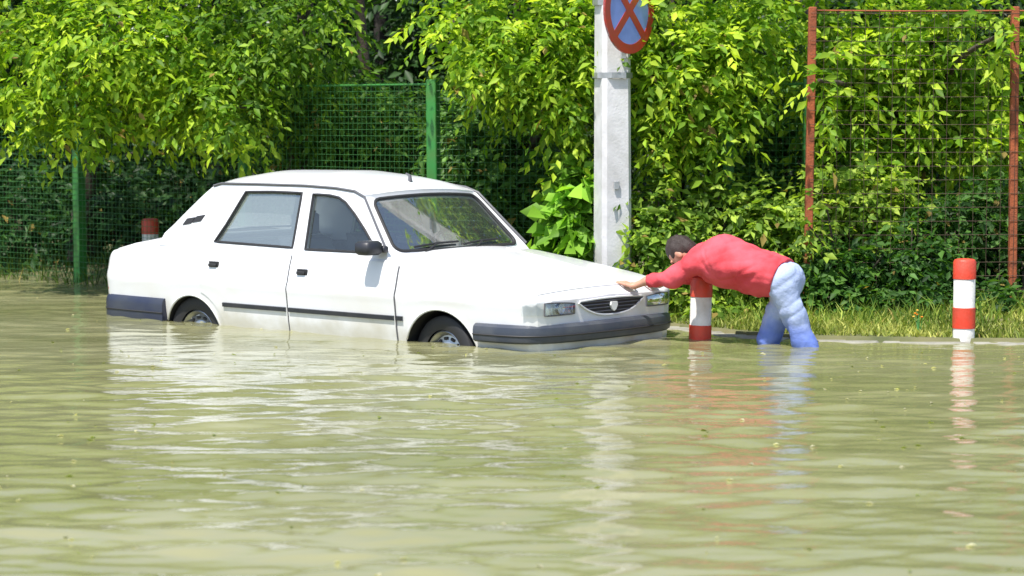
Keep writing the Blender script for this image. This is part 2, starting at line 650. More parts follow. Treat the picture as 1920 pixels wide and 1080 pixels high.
def sprays(rng, clumps, leaf, per=9, twig=0.32, droop=0.45, shell=0.55):
    """leaves set along short twigs that stand out of ellipsoid clumps; clumps: (centre, radii, number of twigs)"""
    Ps, Ds, Ns, Ls, Gs = [], [], [], [], []
    for c, rad, n in clumps:
        c, rad = np.asarray(c, float), np.asarray(rad, float)
        n = int(n * 1.15)
        d = unit(rng.normal(size=(n, 3)))
        rr = shell + (1 - shell) * rng.rand(n, 1) ** 0.7
        wob = 1 + 0.22 * np.sin(3.1 * d[:, :1] * 2 + c[0] * 5) * np.cos(4.3 * d[:, 2:] + c[2] * 3)
        base = c + d * rad * rr * wob
        out = unit(d * 0.8 + rng.normal(size=(n, 3)) * 0.55 + np.array([0, -0.12, -droop]))
        ln = twig * (0.6 + 0.8 * rng.rand(n, 1))
        side = unit(np.cross(out, np.array([0, 0, 1.0]) + 0.2 * rng.normal(size=(n, 3))))
        shade = rng.normal(0, 1, (n, 1))
        for k in range(per):
            t = (k + 0.6) / per
            sg = 1 if k % 2 else -1
            p = base + out * ln * t + np.array([0, 0, -1.0]) * (t * t) * ln * 0.35
            dd = unit(out * 0.55 + sg * side * (0.95 if k < per - 1 else 0.1) + np.array([0, 0, -0.42]) + 0.3 * rng.normal(size=(n, 3)))
            nn = unit(np.array([0, -0.35, 1.0]) + 0.65 * rng.normal(size=(n, 3)))
            Ps.append(p); Ds.append(dd); Ns.append(nn)
            Ls.append(leaf * (0.45 + 1.0 * rng.rand(n) ** 1.2))
            Gs.append(shade[:, 0] + 0.8 * rng.normal(size=n))
    return np.concatenate(Ps), np.concatenate(Ds), np.concatenate(Ns), np.concatenate(Ls), np.concatenate(Gs)


def tints(rng, base, warm, g, amount=0.30):
    """leaf colours: base varied in value, a share of leaves pushed to the warm (young, yellowish) colour"""
    n = len(g)
    v = np.clip(1 + amount * 0.6 * g, 0.45, 1.7)[:, None]
    w = np.clip(0.3 + 0.35 * g + 0.25 * rng.normal(size=n), 0, 1)[:, None]
    out = (np.asarray(base) * (1 - w) + np.asarray(warm) * w) * v
    dry = rng.rand(n) < 0.012
    out[dry] = np.array([0.30, 0.22, 0.06]) * v[dry]
    return out


def make_tree(name, label, cat, foot, height, trunk_r, clumps, seed, leaf=0.08, base=(0.10, 0.19, 0.02), warm=(0.20, 0.29, 0.03),
              mat='leaf_bright', bark='bark', per=9, twig=0.32, droop=0.45, width=0.46, group=None, shell=0.55, lean=(0, 0), limbs=True):
    rng = np.random.RandomState(seed)
    foot = np.asarray(foot, float)
    root = empty(name, foot)
    tag(root, label, cat, group)
    top = np.array([lean[0], lean[1], height])
    path = [np.array([0, 0, -0.25])]
    for t in np.linspace(0, 1, 9):
        path.append(top * t + np.array([0.05 * math.sin(5 * t + seed), 0.05 * math.cos(4 * t + seed), 0]) * (t > 0))
    rad = [trunk_r * 1.45] + [trunk_r * (1.25 - 0.95 * t) if t < .08 else trunk_r * (1.0 - 0.7 * t) for t in np.linspace(0, 1, 9)]
    V, F = tube(path, rad, 10)
    mesh('trunk', V, F, bark, root, angle=80)
    if limbs:
        for c, r, n in clumps:
            e = np.asarray(c) - foot
            h = np.clip(e[2] - 0.45 * np.hypot(e[0], e[1]), height * 0.25, height * 0.92)
            s = np.array([np.interp(h, [p[2] for p in path], [p[k] for p in path]) for k in range(2)] + [h])
            m = (s + e) / 2 + np.array([0.05 * rng.normal(), 0.05 * rng.normal(), 0.18 * np.linalg.norm(e - s) * 0.6])
            q = catmull([s, m, e], 6)
            V, F = tube(q, np.linspace(trunk_r * 0.38, 0.012, len(q)), 6)
            mesh('branch', V, F, bark, root, angle=80)
    P, D, N, L, G = sprays(rng, [(np.asarray(c) - foot, r, n) for c, r, n in clumps], leaf, per, twig, droop, shell)
    leaf_mesh('crown', P, D, N, L, L * width, tints(rng, base, warm, G), mat, root)
    return root


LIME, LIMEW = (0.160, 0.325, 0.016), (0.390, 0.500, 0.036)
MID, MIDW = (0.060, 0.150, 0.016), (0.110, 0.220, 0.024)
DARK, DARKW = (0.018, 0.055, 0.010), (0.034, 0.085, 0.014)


def C(u, v, D, ru, rv, rd, n):
    """clump seen at photo pixel u, v at distance D, with radii ru, rv in photo pixels and rd metres"""
    k = D / FPX
    return (at(u, v, D), (ru * k, rd, rv * k), n)


# ------------------------------------------------------------------ the car (x forward from the front axle, y left, z up from the road)
YAW = 0.7095
car = empty('sedan_car', (0.0352, 16.1275, -0.38), -YAW)
tag(car, 'white four-door saloon car with black bumpers standing wheel-deep in the flood water', 'car')
cy_, sy_ = math.cos(YAW), math.sin(YAW)


def car_to_world(x, y, z):
    return np.array([0.0352 + x * cy_ + y * sy_, 16.1275 - x * sy_ + y * cy_, z - 0.38])


def side_y(x, z):
    w = np.interp(z, [.25, .45, .64, .672, .690, .72, .84, .93, .97, 1.03], [.752, .786, .806, .812, .812, .800, .772, .742, .722, .70])
    p = np.interp(x, [-3.49, -3.46, -3.40, -3.1, -2.6, -1.8, -.6, 0, .4, .62, .72, .77, .80], [.84, .90, .945, .97, .99, 1, 1, .995, .98, .955, .925, .875, .76])
    return w * p


def shoulder_z(x):
    return np.interp(x, [-3.49, -3.45, -3.40, -3.2, -2.95, -2.6, -2.3, -1.4, -.5, -.2, .2, .5, .66, .74, .80],
                     [.78, .845, .872, .918, .955, .968, .958, .94, .925, .885, .83, .785, .755, .735, .70])


def crown_h(x):
    return np.interp(x, [-3.49, -3.3, -2.9, -.5, -.2, .5, .74, .80], [.02, .035, .07, .055, .05, .035, .025, .012])


ARCH = ((0.0, 0.325, 0.285), (-2.441, 0.305, 0.275))


def bottom_z(x):
    z = 0.29 if -2.45 < x < 0 else 0.33
    for c, r, h in ARCH:
        if abs(x - c) < r:
            z = max(z, h + math.sqrt(r * r - (x - c) ** 2))
    return z


NS, NT = 16, 14                      # points up the side, points across the top


def section(x, off=0.0):
    zb, zs = bottom_z(x), float(shoulder_z(x))
    pts = []
    for t in np.linspace(0, 1, NS):
        z = zb + (zs - 0.03 - zb) * t
        pts.append((x, float(side_y(x, z)) + off, z))
    y1 = float(side_y(x, zs - 0.03)) - 0.0
    cr = float(crown_h(x))
    for k in range(1, 5):             # rounded shoulder
        a = k / 4 * math.pi / 2
        pts.append((x, y1 - 0.045 * (1 - math.cos(a)) + off, zs - 0.03 + 0.03 * math.sin(a) + off))
    y2 = y1 - 0.045
    for t in np.linspace(0, 1, NT)[1:]:
        y = y2 * (1 - t)
        pts.append((x, y, zs + cr * (1 - (y / y2) ** 2) + off))
    return pts


xs = set(np.round(np.linspace(-3.40, .70, 60), 4)) | {-3.46, -3.44, .72, .74, .755, .77, .785, -3.475}
for c, r, h in ARCH:
    for t in np.linspace(0, math.pi, 25):
        xs.add(round(c + r * 0.9995 * math.cos(t), 4))
xs = sorted(xs)
# drop near duplicates
xs = [x for i, x in enumerate(xs) if i == 0 or x - xs[i - 1] > 0.006] + [0.80]
secs = np.array([section(x) for x in xs])
n, m, _ = secs.shape
V, F = [], []
for sgn in (-1, 1):
    o = len(V)
    for i in range(n):
        for j in range(m):
            p = secs[i, j]
            V.append((p[0], p[1] * sgn, p[2]))
    for i in range(n - 1):
        xm = (xs[i] + xs[i + 1]) / 2
        for j in range(m - 1):
            if j >= NS + 2 and -2.74 < xm < -0.56:
                continue
            a, b = o + i * m + j, o + (i + 1) * m + j
            q = (a, b, b + 1, a + 1)
            F.append(q if sgn < 0 else q[::-1])
    # front and rear faces
    for i, bow, flip in ((n - 1, 0.022, 1), (0, -0.022, -1)):
        rows = []
        for t in (1, .75, .5, .25, 0):
            idx = []
            for j in range(m):
                p = secs[i, j]
                idx.append(len(V))
                V.append((p[0] + bow * (1 - t * t), p[1] * t * sgn, p[2]))
            rows.append(idx)
        for r0, r1 in zip(rows[:-1], rows[1:]):
            for j in range(m - 1):
                q = (r0[j], r1[j], r1[j + 1], r0[j + 1])
                F.append(q if sgn * flip < 0 else q[::-1])
mesh('body', V, F, 'paint', car, angle=32)


def front_x(y):
    return float(np.interp(abs(y), [0, .2, .4, .55, .60, .65, .70, .735, .755, .77], [.825, .822, .812, .803, .798, .787, .768, .738, .705, .66]))


def solid(P, d):
    """grid (n, m, 3) thickened by the vector field d: outer face, inner face and rim"""
    P = np.asarray(P, float)
    Q = P - d
    n, m = P.shape[:2]
    V = np.concatenate([P.reshape(-1, 3), Q.reshape(-1, 3)])
    F, k = [], n * m
    for i in range(n - 1):
        for j in range(m - 1):
            a = i * m + j
            F.append((a, a + m, a + m + 1, a + 1))
            F.append((k + a, k + a + 1, k + a + m + 1, k + a + m))
    for j in range(m - 1):
        F.append((j, j + 1, k + j + 1, k + j))
        a = (n - 1) * m + j
        F.append((a + 1, a, k + a, k + a + 1))
    for i in range(n - 1):
        a = i * m
        F.append((a + m, a, k + a, k + a + m))
        a = i * m + m - 1
        F.append((a, a + m, k + a + m, k + a))
    return V, F


# bonnet and boot lid: skins that sit a little proud of the body
def lid(name, x0, x1, margin, out=0.007):
    P = []
    for x in np.linspace(x0, x1, 24):
        zs, cr = float(shoulder_z(x)), float(crown_h(x))
        y2 = float(side_y(x, zs - 0.03)) - 0.045
        P.append([(x, y, zs + cr * (1 - (y / y2) ** 2) + out) for y in np.linspace(-(y2 - margin), y2 - margin, 25)])
    V, F = solid(P, np.array([0, 0, 0.012]))
    return mesh(name, V, F, 'paint', car, angle=35)


hood = lid('bonnet', -0.40, 0.745, 0.012)
boot = lid('boot_lid', -3.43, -2.90, 0.02)
# two pressed ridges on the bonnet
for sg in (-1, 1):
    path = []
    for x in np.linspace(-0.35, 0.70, 16):
        zs, cr = float(shoulder_z(x)), float(crown_h(x))
        y2 = float(side_y(x, zs - 0.03)) - 0.045
        y = sg * (0.30 - 0.05 * (x + .35))
        path.append((x, y, zs + cr * (1 - (y / y2) ** 2) + 0.002))
    V, F = tube(path, 0.011, 8)
    mesh('ridge', V, F, 'paint', hood, angle=60)


# doors
def door_panel(xa, xb, z_low, name, sgn, arch=None):
    P = []
    for x in np.linspace(xa, xb, 22):
        zl = z_low
        if arch:
            c, r, h = arch
            r += 0.05
            if abs(x - c) < r:
                zl = max(zl, h + math.sqrt(r * r - (x - c) ** 2))
        zt = float(shoulder_z(x)) - 0.022
        P.append([(x, sgn * (float(side_y(x, z)) + 0.006), z) for z in np.linspace(zl, zt, 26)])
    d = np.array([0, sgn * 0.014, 0])
    V, F = solid(P, d)
    if sgn > 0:
        F = [f[::-1] for f in F]
    return mesh(name, V, F, 'paint', car, angle=32)


def gh_y(z):                          # tumblehome of the side windows
    return float(np.interp(z, [.90, .95, 1.37, 1.45], [.742, .722, .565, .535]))


FRONT_WIN = [(-1.325, .955), (-1.385, 1.335), (-1.22, 1.330), (-1.13, 1.318), (-1.05, 1.285), (-.93, 1.205), (-.80, 1.105), (-.70, 1.02), (-.635, .958)]
REAR_WIN = [(-2.265, .975), (-2.19, 1.10), (-2.075, 1.335), (-1.80, 1.342), (-1.50, 1.340), (-1.455, .962)]
OUT = [(-2.86, .93), (-.50, .90), (-.545, .965), (-.70, 1.125), (-.89, 1.325), (-1.00, 1.362), (-1.2, 1.378), (-1.5, 1.388), (-2.0, 1.388), (-2.36, 1.385),
       (-2.43, 1.372), (-2.52, 1.30), (-2.64, 1.19), (-2.76, 1.075), (-2.83, 1.015)]


def densify(poly, step=0.06):
    out = []
    for i, a in enumerate(poly):
        b = poly[(i + 1) % len(poly)]
        k = max(1, int(math.hypot(b[0] - a[0], b[1] - a[1]) / step))
        for t in range(k):
            out.append((a[0] + (b[0] - a[0]) * t / k, a[1] + (b[1] - a[1]) * t / k))
    return out


def plate(outer, holes):
    """2-D polygon with holes -> verts, triangles, boundary loops"""
    pts, edges, loops = [], [], []
    for lp in [outer] + holes:
        o = len(pts)
        pts += lp
        idx = list(range(o, o + len(lp)))
        loops.append(idx)
        edges += [(idx[i], idx[(i + 1) % len(idx)]) for i in range(len(idx))]
    v, e, f, ov, oe, of = delaunay_2d_cdt([Vector(p) for p in pts], edges, [], 0, 1e-5)

    def inside(q, lp):
        c = False
        for i in range(len(lp)):
            (x1, y1), (x2, y2) = lp[i], lp[i - 1]
            if (y1 > q[1]) != (y2 > q[1]) and q[0] < (x2 - x1) * (q[1] - y1) / (y2 - y1) + x1:
                c = not c
        return c
    out = []
    for t in f:
        q = (sum(v[i][0] for i in t) / len(t), sum(v[i][1] for i in t) / len(t))
        if inside(q, outer) and not any(inside(q, h) for h in holes):
            out.append(tuple(t))
    return [tuple(p) for p in v], out, loops


def extruded_plate(outer, holes, fn, inner_fn):
    v, f, loops = plate(outer, holes)
    A = [fn(*p) for p in v]
    B = [inner_fn(*p) for p in v]
    k = len(v)
    F = [t for t in f] + [tuple(i + k for i in t)[::-1] for t in f]
    for lp in loops:
        for i in range(len(lp)):
            a, b = lp[i], lp[(i + 1) % len(lp)]
            F.append((a, b, b + k, a + k))
    return A + B, F


side_frames = {}
for sgn in (-1, 1):
    V, F = extruded_plate(densify(OUT), [densify(FRONT_WIN), densify(REAR_WIN)],
                          lambda x, z: (x, sgn * (gh_y(z) + 0.003), z), lambda x, z: (x, sgn * (gh_y(z) - 0.03), z))
    mesh('pillar_frame', V, F, 'paint', car, smooth=False)
    # drip rail
    rail = [(-.50, .905), (-.545, .965), (-.70, 1.125), (-.89, 1.325), (-1.00, 1.362), (-1.2, 1.380), (-1.5, 1.390), (-2.0, 1.390), (-2.36, 1.387), (-2.44, 1.368)]
    V, F = tube([(x + .012, sgn * (gh_y(z) + 0.008), z + 0.003) for x, z in rail][1:], 0.009, 6)
    mesh('drip_rail', V, F, 'seal_grey', car)
    fd = door_panel(-1.420, -.395, 0.305, 'door', sgn)
    rd = door_panel(-2.330, -1.432, 0.305, 'door', sgn, ARCH[1])
    fd['label'], rd['label'] = 'front door', 'rear door'
    for d, W in ((fd, FRONT_WIN), (rd, REAR_WIN)):
        v, f, _ = plate(densify(W), [])
        mesh('window', [(x, sgn * (gh_y(z) - 0.012), z) for x, z in v], f, 'glass_open' if d is fd else 'glass_side', d, smooth=False)
        V, F = loop_tube([(x, sgn * (gh_y(z) + 0.004), z) for x, z in densify(W, 0.04)], 0.0095)
        mesh('window_seal', V, F, 'rubber', d)
    # handles: recess plate with a pull bar
    for d, hx, hz in ((fd, -1.29, .800), (rd, -2.205, .815)):
        yb = float(side_y(hx, hz)) + 0.006
        a = box(hx - .052, hx + .052, -0.004, 0.006, hz - .024, hz + .022, .004)
        b_ = box(hx - .046, hx + .034, 0.006, 0.020, hz - .016, hz + .006, .004)
        V, F = join(a, b_)
        mesh('handle', [(x, sgn * (yb + y), z) for x, y, z in V], F if sgn > 0 else [q[::-1] for q in F], 'rubber', d, angle=30)
    # shut line between the doors and at their outer edges
    for xs_ in (-1.426, -.388):
        V, F = tube([(xs_, sgn * (float(side_y(xs_, z)) + .0045), z) for z in np.linspace(.305, float(shoulder_z(xs_)) - .03, 14)], 0.004, 5)
        mesh('shut_line', V, F, 'seal_grey', car)
    # rubbing strip
    for xa, xb, d in ((-2.09, -1.44, rd), (-1.41, -.40, fd)):
        P = [[(x, sgn * (float(side_y(x, z)) + dy), z) for z, dy in ((.516, .006), (.519, .019), (.546, .019), (.549, .006))] for x in np.linspace(xa, xb, 12)]
        V, F = grid(P)
        mesh('rubbing_strip', V, F, 'black_plastic', d, angle=50)
    P = [[(x, sgn * (float(side_y(x, z)) + dy), z) for z, dy in ((.516, .001), (.519, .015), (.546, .015), (.549, .001))] for x in np.linspace(-.385, -.325, 4)]
    V, F = grid(P)
    mesh('rubbing_strip', V, F, 'black_plastic', car, angle=50)
    # C-pillar air outlet: two dark slanted louvres
    for k in (0, 1):
        x0 = -2.655 + .098 * k
        q = [(x0, 1.082 + .02 * k), (x0 + .088, 1.095 + .02 * k), (x0 + .118, 1.142 + .02 * k), (x0 + .034, 1.130 + .02 * k)]
        V, F = extruded_plate(q, [], lambda x, z: (x, sgn * (gh_y(z) + 0.010), z), lambda x, z: (x, sgn * (gh_y(z) - 0.004), z))
        mesh('air_outlet', V, F, 'rubber', car, smooth=False)
    # arch liners and lips
    for c, r, h in ARCH:
        P = []
        for a in np.linspace(-0.15, math.pi + .15, 26):
            P.append([(c + (r - .002) * math.cos(a), sgn * y, h + (r - .002) * math.sin(a)) for y in (.775, .60, .45)])
        V, F = grid(P)
        mesh('arch_liner', V, F, 'rubber', car)
        path = []
        for a in np.linspace(0.02, math.pi - .02, 28):
            x, z = c + r * math.cos(a), h + r * math.sin(a)
            path.append((x, sgn * (float(side_y(x, z)) + .002), z + .003))
        V, F = tube(path, 0.008, 6)
        mesh('arch_lip', V, F, 'paint' if c == 0 else 'paint', car)
    # mirror, on the near side only
    ym = .742
    if sgn < 0:
        a = box(-.60, -.52, ym - .02, ym + .03, .965, 1.01, .008)
        b_ = box(-.665, -.530, ym + .020, ym + .180, .950, 1.045, .018)
        V, F = join(a, b_)
        mo = mesh('mirror', [(x, sgn * y, z) for x, y, z in V], F if sgn > 0 else [q[::-1] for q in F], 'black_plastic', car, angle=50)
        V, F = box(-.660, -.6555, ym + .04, ym + .16, .965, 1.030)
        mesh('mirror_glass', [(x, sgn * y, z) for x, y, z in V], F, 'chrome', mo, smooth=False)
    # headlight: chrome bowl, lens and orange indicator at the corner
    ys = np.linspace(.385, .655, 10)
    P, Q = [], []
    for i, y in enumerate(ys):
        t = i / 9
        zlo, zhi = .605 - .002 * t, .685 + .004 * math.sin(t * 3.1) - .012 * (1 - t)
        P.append([(front_x(y) + .008 + .012 * math.sin(math.pi * s_), sgn * y, zlo + (zhi - zlo) * s_) for s_ in np.linspace(0, 1, 7)])
        Q.append([(front_x(y) + .004, sgn * y, zlo + (zhi - zlo) * s_) for s_ in (0, .5, 1)])
    V, F = grid(Q)
    hl = mesh('headlight', V, F, 'chrome', car)
    V, F = grid(P)
    mesh('lens', V, F, 'glass_lamp', hl)
    V, F = loop_tube([p for p in ([q[0] for q in P] + [q[-1] for q in P][::-1])], .005)
    mesh('lamp_rim', V, F, 'seal_grey', hl)
    bowl = lathe([(0.0, .0), (.012, .003), (.02, .010), (.030, .024), (.036, .034)], 20)
    mesh('reflector', [(front_x(.52) - .012 + p[2] * .8, sgn * (.52 + p[0]), .645 + p[1]) for p in bowl[0]], bowl[1], 'chrome', hl)
    P = []
    for y in np.linspace(.662, .762, 8):
        P.append([(front_x(y) + .010, sgn * (y + .006), .605 + (.688 - .605) * s_) for s_ in np.linspace(0, 1, 4)])
    V, F = grid(P)
    mesh('indicator', V, F, 'glass_lamp', car)
    # tail light wrapping the rear corner
    P = []
    for y, x in ((.44, -3.488), (.58, -3.486), (.655, -3.484), (.695, -3.468), (.722, -3.435), (.735, -3.395)):
        P.append([(x - .006, sgn * (y + .012), z) for z in np.linspace(.575, .715, 4)])
    V, F = grid(P)
    tl = mesh('tail_light', V, F, 'lamp_red', car)

# roof skin
P = []
for s_ in np.linspace(0, 1, 26):
    row = []
    for t in np.linspace(-1, 1, 21):
        xf, xr = -.905 + .055 * (1 - t * t), -2.435 - .03 * (1 - t * t)
        x = xf + (xr - xf) * s_
        ze = float(np.interp(x, [-2.46, -2.40, -2.2, -2.0, -1.5, -1.2, -1.0, -.85], [1.362, 1.382, 1.392, 1.394, 1.394, 1.385, 1.366, 1.318]))
        cr = float(np.interp(s_, [0, .12, .4, .8, 1], [.040, .070, .094, .088, .056]))
        row.append((x, t * (gh_y(ze) + .004), ze + cr * (1 - abs(t) ** 2.4)))
    P.append(row)
V, F = solid(P, np.array([0, 0, .02]))
roof = mesh('roof', V, F, 'paint', car, angle=35)
# stub aerial at the front of the roof
V, F = tube([(-.98, -.02, 1.42), (-.985, -.02, 1.46), (-1.02, -.02, 1.475)], [.016, .012, .006], 8)
mesh('aerial', V, F, 'seal_grey', roof)


def screen(bottom, top, bow_b, bow_t, name, glass, border=.045, n=18):
    """a bowed screen between two half-width/height/x end points: painted surround, rubber and glass"""
    def S(t, s_, off=0.0):
        yb, yt = bottom[1], top[1]
        x = (bottom[0] + bow_b * (1 - t * t)) * (1 - s_) + (top[0] + bow_t * (1 - t * t)) * s_
        z = bottom[2] * (1 - s_) + top[2] * s_ + (.030 * s_) * (1 - t * t)
        return (x, t * (yb * (1 - s_) + yt * s_), z + off)
    sq = [(-1, 0), (1, 0), (1, 1), (-1, 1)]
    bx, by = border / bottom[1], border / .55
    r = .10
    hole = []
    for cx, cy, a0 in ((1 - bx - r, by + r * 1.2, -90), (1 - bx - r, 1 - by - r * 1.2, 0), (-1 + bx + r, 1 - by - r * 1.2, 90), (-1 + bx + r, by + r * 1.2, 180)):
        for a in np.linspace(a0, a0 + 90, 6):
            hole.append((cx + r * math.cos(math.radians(a)), cy + 1.2 * r * math.sin(math.radians(a))))
    hole = densify(hole, .08)
    V, F = extruded_plate(densify(sq, .08), [hole], lambda t, s_: S(t, s_), lambda t, s_: S(t, s_, -.025))
    fr = mesh(name + '_frame', V, F, 'paint', car, angle=50)
    v, f, _ = plate(hole, [])
    P = []
    gl = []
    # glass as a bowed grid clipped to the rounded hole by triangulating with inner points
    inner = [(t, s_) for t in np.linspace(-.8, .8, 11) for s_ in np.linspace(.2, .8, 4)]
    pts = hole + inner
    ed = [(i, (i + 1) % len(hole)) for i in range(len(hole))]
    vv, e, ff, *_ = delaunay_2d_cdt([Vector(p) for p in pts], ed, [], 1, 1e-5)
    g_ = mesh(name, [S(p[0], p[1], -.004) for p in vv], [tuple(t) for t in ff], glass, car, angle=60)
    V, F = loop_tube([S(t, s_, .004) for t, s_ in hole], .012)
    mesh('screen_seal', V, F, 'rubber', g_)
    return g_, S


ws, WS = screen((-.515, .700, .925), (-.905, .556, 1.338), .085, .055, 'windscreen', 'glass_front', .05)
rw, RW = screen((-2.845, .690, .985), (-2.435, .545, 1.370), -.05, -.03, 'rear_window', 'glass_side', .05)
# wipers lying at the foot of the windscreen
for t0, t1 in ((-.70, -.08), (-.02, .58)):
    V, F = tube([WS(t0, .105, .022), WS((t0 + t1) / 2, .135, .026), WS(t1, .15, .022)], .008, 6)
    w = mesh('wiper', V, F, 'rubber', car)
    V, F = tube([WS(t0 + .08, .02, .01), WS(t0 + .30, .12, .03)], .007, 6)
    mesh('wiper_arm', V, F, 'rubber', w)

# grille: dark lens-shaped opening with bars and a badge
def grille_z(y):
    k = min(1, abs(y) / .345)
    return .690 - .012 * k * k, .578 + .092 * k ** 2.6


P = []
for y in np.linspace(-.345, .345, 30):
    hi, lo = grille_z(y)
    P.append([(front_x(y) + .006, y, lo + (hi - lo) * s_) for s_ in (0, .33, .66, 1)])
V, F = grid(P)
gr = mesh('grille', V, F, 'rubber', car)
for zc in (.605, .628, .651, .672):
    ye = [y for y in np.linspace(0, .34, 60) if grille_z(y)[1] < zc - .006 and grille_z(y)[0] > zc + .006]
    ym = ye[-1] if ye else .1
    V, F = tube([(front_x(y) + .009, y, zc) for y in np.linspace(-ym, ym, 14)], .0048, 5)
    mesh('grille_bar', V, F, 'bumper_plastic', gr)
V, F = loop_tube([(front_x(y) + .008, y, grille_z(y)[1]) for y in np.linspace(-.345, .345, 26)] +
                 [(front_x(y) + .008, y, grille_z(y)[0]) for y in np.linspace(.33, -.33, 24)], .007)
mesh('grille_surround', V, F, 'paint', gr)
V, F = extruded_plate([(-.030, .662), (.030, .662), (.036, .640), (.020, .612), (0, .600), (-.020, .612), (-.036, .640)], [],
                      lambda y, z: (front_x(y) + .024, y, z), lambda y, z: (front_x(y) + .010, y, z))
mesh('badge', V, F, 'white_plate', gr, smooth=False)


# bumpers wrap round the corners
def bumper(name, path, prof, mat='bumper_plastic'):
    P = []
    pa = np.asarray(path, float)
    for i, (x, y) in enumerate(pa):
        t = pa[min(i + 1, len(pa) - 1)] - pa[max(i - 1, 0)]
        t /= np.linalg.norm(t)
        nx, ny = t[1], -t[0]
        P.append([(x + nx * d, y + ny * d, z) for d, z in prof])
    V, F = grid(np.array(P))
    k = len(prof)
    F.append(tuple(range(k)))
    F.append(tuple(range((len(pa) - 1) * k, len(pa) * k))[::-1])
    return mesh(name, V, F, mat, car, angle=35)


fp = [(.325, -.782), (.45, -.780), (.58, -.770), (.66, -.748), (.72, -.712), (.765, -.65), (.797, -.55), (.822, -.38), (.836, -.18), (.840, 0)]
fp = fp + [(x, -y) for x, y in fp[-2::-1]]
fp = catmull(fp, 3)[:, :2]
prof = [(-.03, .392), (.018, .388), (.038, .400), (.044, .425), (.044, .465), (.038, .492), (.018, .508), (-.03, .511)]
fb = bumper('front_bumper', fp[::1], [(d, z + .035) for d, z in prof])
rp_ = [(-2.735, .780), (-3.0, .772), (-3.25, .760), (-3.38, .742), (-3.45, .70), (-3.485, .62), (-3.50, .40), (-3.505, 0)]
rp_ = rp_ + [(x, -y) for x, y in rp_[-2::-1]]
rp_ = catmull(rp_, 3)[:, :2]
prof_r = [(-.03, .335), (.010, .330), (.030, .345), (.034, .38), (.036, .49), (.028, .522), (.012, .540), (-.03, .543)]
rb = bumper('rear_bumper', rp_, prof_r, 'bumper_navy')
for b_, path_, zz in ((fb, fp, .475), (rb, rp_, .435)):
    pa = np.asarray(path_)
    q = []
    for i, (x, y) in enumerate(pa):
        t = pa[min(i + 1, len(pa) - 1)] - pa[max(i - 1, 0)]
        t /= np.linalg.norm(t)
        q.append((x + t[1] * .045 if b_ is fb else x + t[1] * .036, y - t[0] * (.045 if b_ is fb else .036), zz))
    V, F = tube(q, .006, 5)
    mesh('bumper_groove', V, F, 'rubber', b_)
# painted valance under the front bumper
V, F = solid([[(front_x(y) - .01, y, z) for z in (.30, .355, .425)] for y in np.linspace(-.66, .66, 20)], np.array([.02, 0, 0]))
mesh('valance', V, F, 'paint', car)

# wheels
tyre_prof = [(.188, -.075), (.215, -.082), (.262, -.083), (.279, -.074), (.285, -.055), (.286, 0), (.285, .055), (.279, .074), (.262, .083), (.215, .082), (.188, .075)]
rim_prof = [(.190, -.07), (.186, .060), (.176, .066), (.166, .050), (.150, .030), (.110, .034), (.075, .052), (.060, .060), (.055, .062), (0.0, .064)]
for xw, yw in ((0, -.665), (0, .665), (-2.441, -.665), (-2.441, .665)):
    sgn = 1 if yw > 0 else -1
    w = bpy.data.objects.new('wheel', None)
    link(w, car)
    w.location = (xw, yw, .285)
    w.rotation_euler = (0, 0, math.radians(-6) if xw == 0 else 0)
    V, F = lathe(tyre_prof, 40, 'y')
    mesh('tyre', V, F, 'rubber', w)
    V, F = lathe(rim_prof, 32, 'y')
    mesh('rim', [(a, b_ * sgn, c) for a, b_, c in V], F, 'steel_rim', w)
    for k in range(12):
        a = 2 * math.pi * (k + .3) / 12
        V, F = box(-.018, .018, .028, .042, -.010, .010, .003)
        mesh('rim_slot', [(x * math.cos(a) - (z + .13) * math.sin(a), y * sgn * 1.02, x * math.sin(a) + (z + .13) * math.cos(a)) for x, y, z in V], F, 'rubber', w)

# cabin: tub, dashboard, wheel, seats
V, F = join(box(-2.70, -.50, -.70, .70, .30, .42), box(-2.45, -.55, -.705, -.675, .42, .925), box(-2.45, -.55, .675, .705, .42, .925))
mesh('cabin_tub', V, F, 'interior_grey', car, smooth=False)
V, F = solid([[(x, y, z) for x, z in ((-.56, .93), (-.66, .945), (-.80, .935), (-.88, .90), (-.89, .78), (-.80, .70))] for y in np.linspace(-.67, .67, 6)], np.array([0, 0, .015]))
mesh('dashboard', V, F, 'interior_grey', car, angle=50)
V, F = loop_tube([(-.98 + .09 * math.sin(a) , .34 + .185 * math.cos(a), .925 + .165 * math.sin(a)) for a in np.linspace(0, 2 * math.pi, 28, endpoint=False)], .014)
sw = mesh('steering_wheel', V, F, 'rubber', car)
V, F = join(tube([(-.98, .16, .925), (-.965, .34, .92), (-.98, .52, .925)], .014, 6), tube([(-.965, .34, .92), (-.85, .34, .84)], .03, 8))
mesh('steering_hub', V, F, 'rubber', sw)


def seat(x, y, w, head=True):
    back = []
    for s_ in np.linspace(0, 1, 8):
        ww = w * (1 - .12 * s_ ** 3)
        back.append([(x - .20 - .17 * s_, y + t * ww, .50 + .50 * s_) for t in np.linspace(-1, 1, 7)])
    V1, F1 = solid(back, np.array([.10, 0, -.02]))
    V2, F2 = box(x - .24, x + .28, y - w, y + w, .40, .56, .04)
    V, F = join((V1, F1), (V2, F2))
    so = mesh('seat', V, F, 'seat_cloth', car, angle=50)
    if head:
        V, F = box(x - .46, x - .37, y - .125, y + .125, 1.03, 1.20, .03)
        mesh('headrest', V, F, 'seat_cloth', so, angle=60)


seat(-1.30, -.34, .24)
seat(-1.30, .34, .24)
seat(-2.10, 0, .62, False)
V, F = box(-2.84, -2.40, -.62, .62, .955, .975, .004)
mesh('parcel_shelf', V, F, 'trim_pale', car, smooth=False)


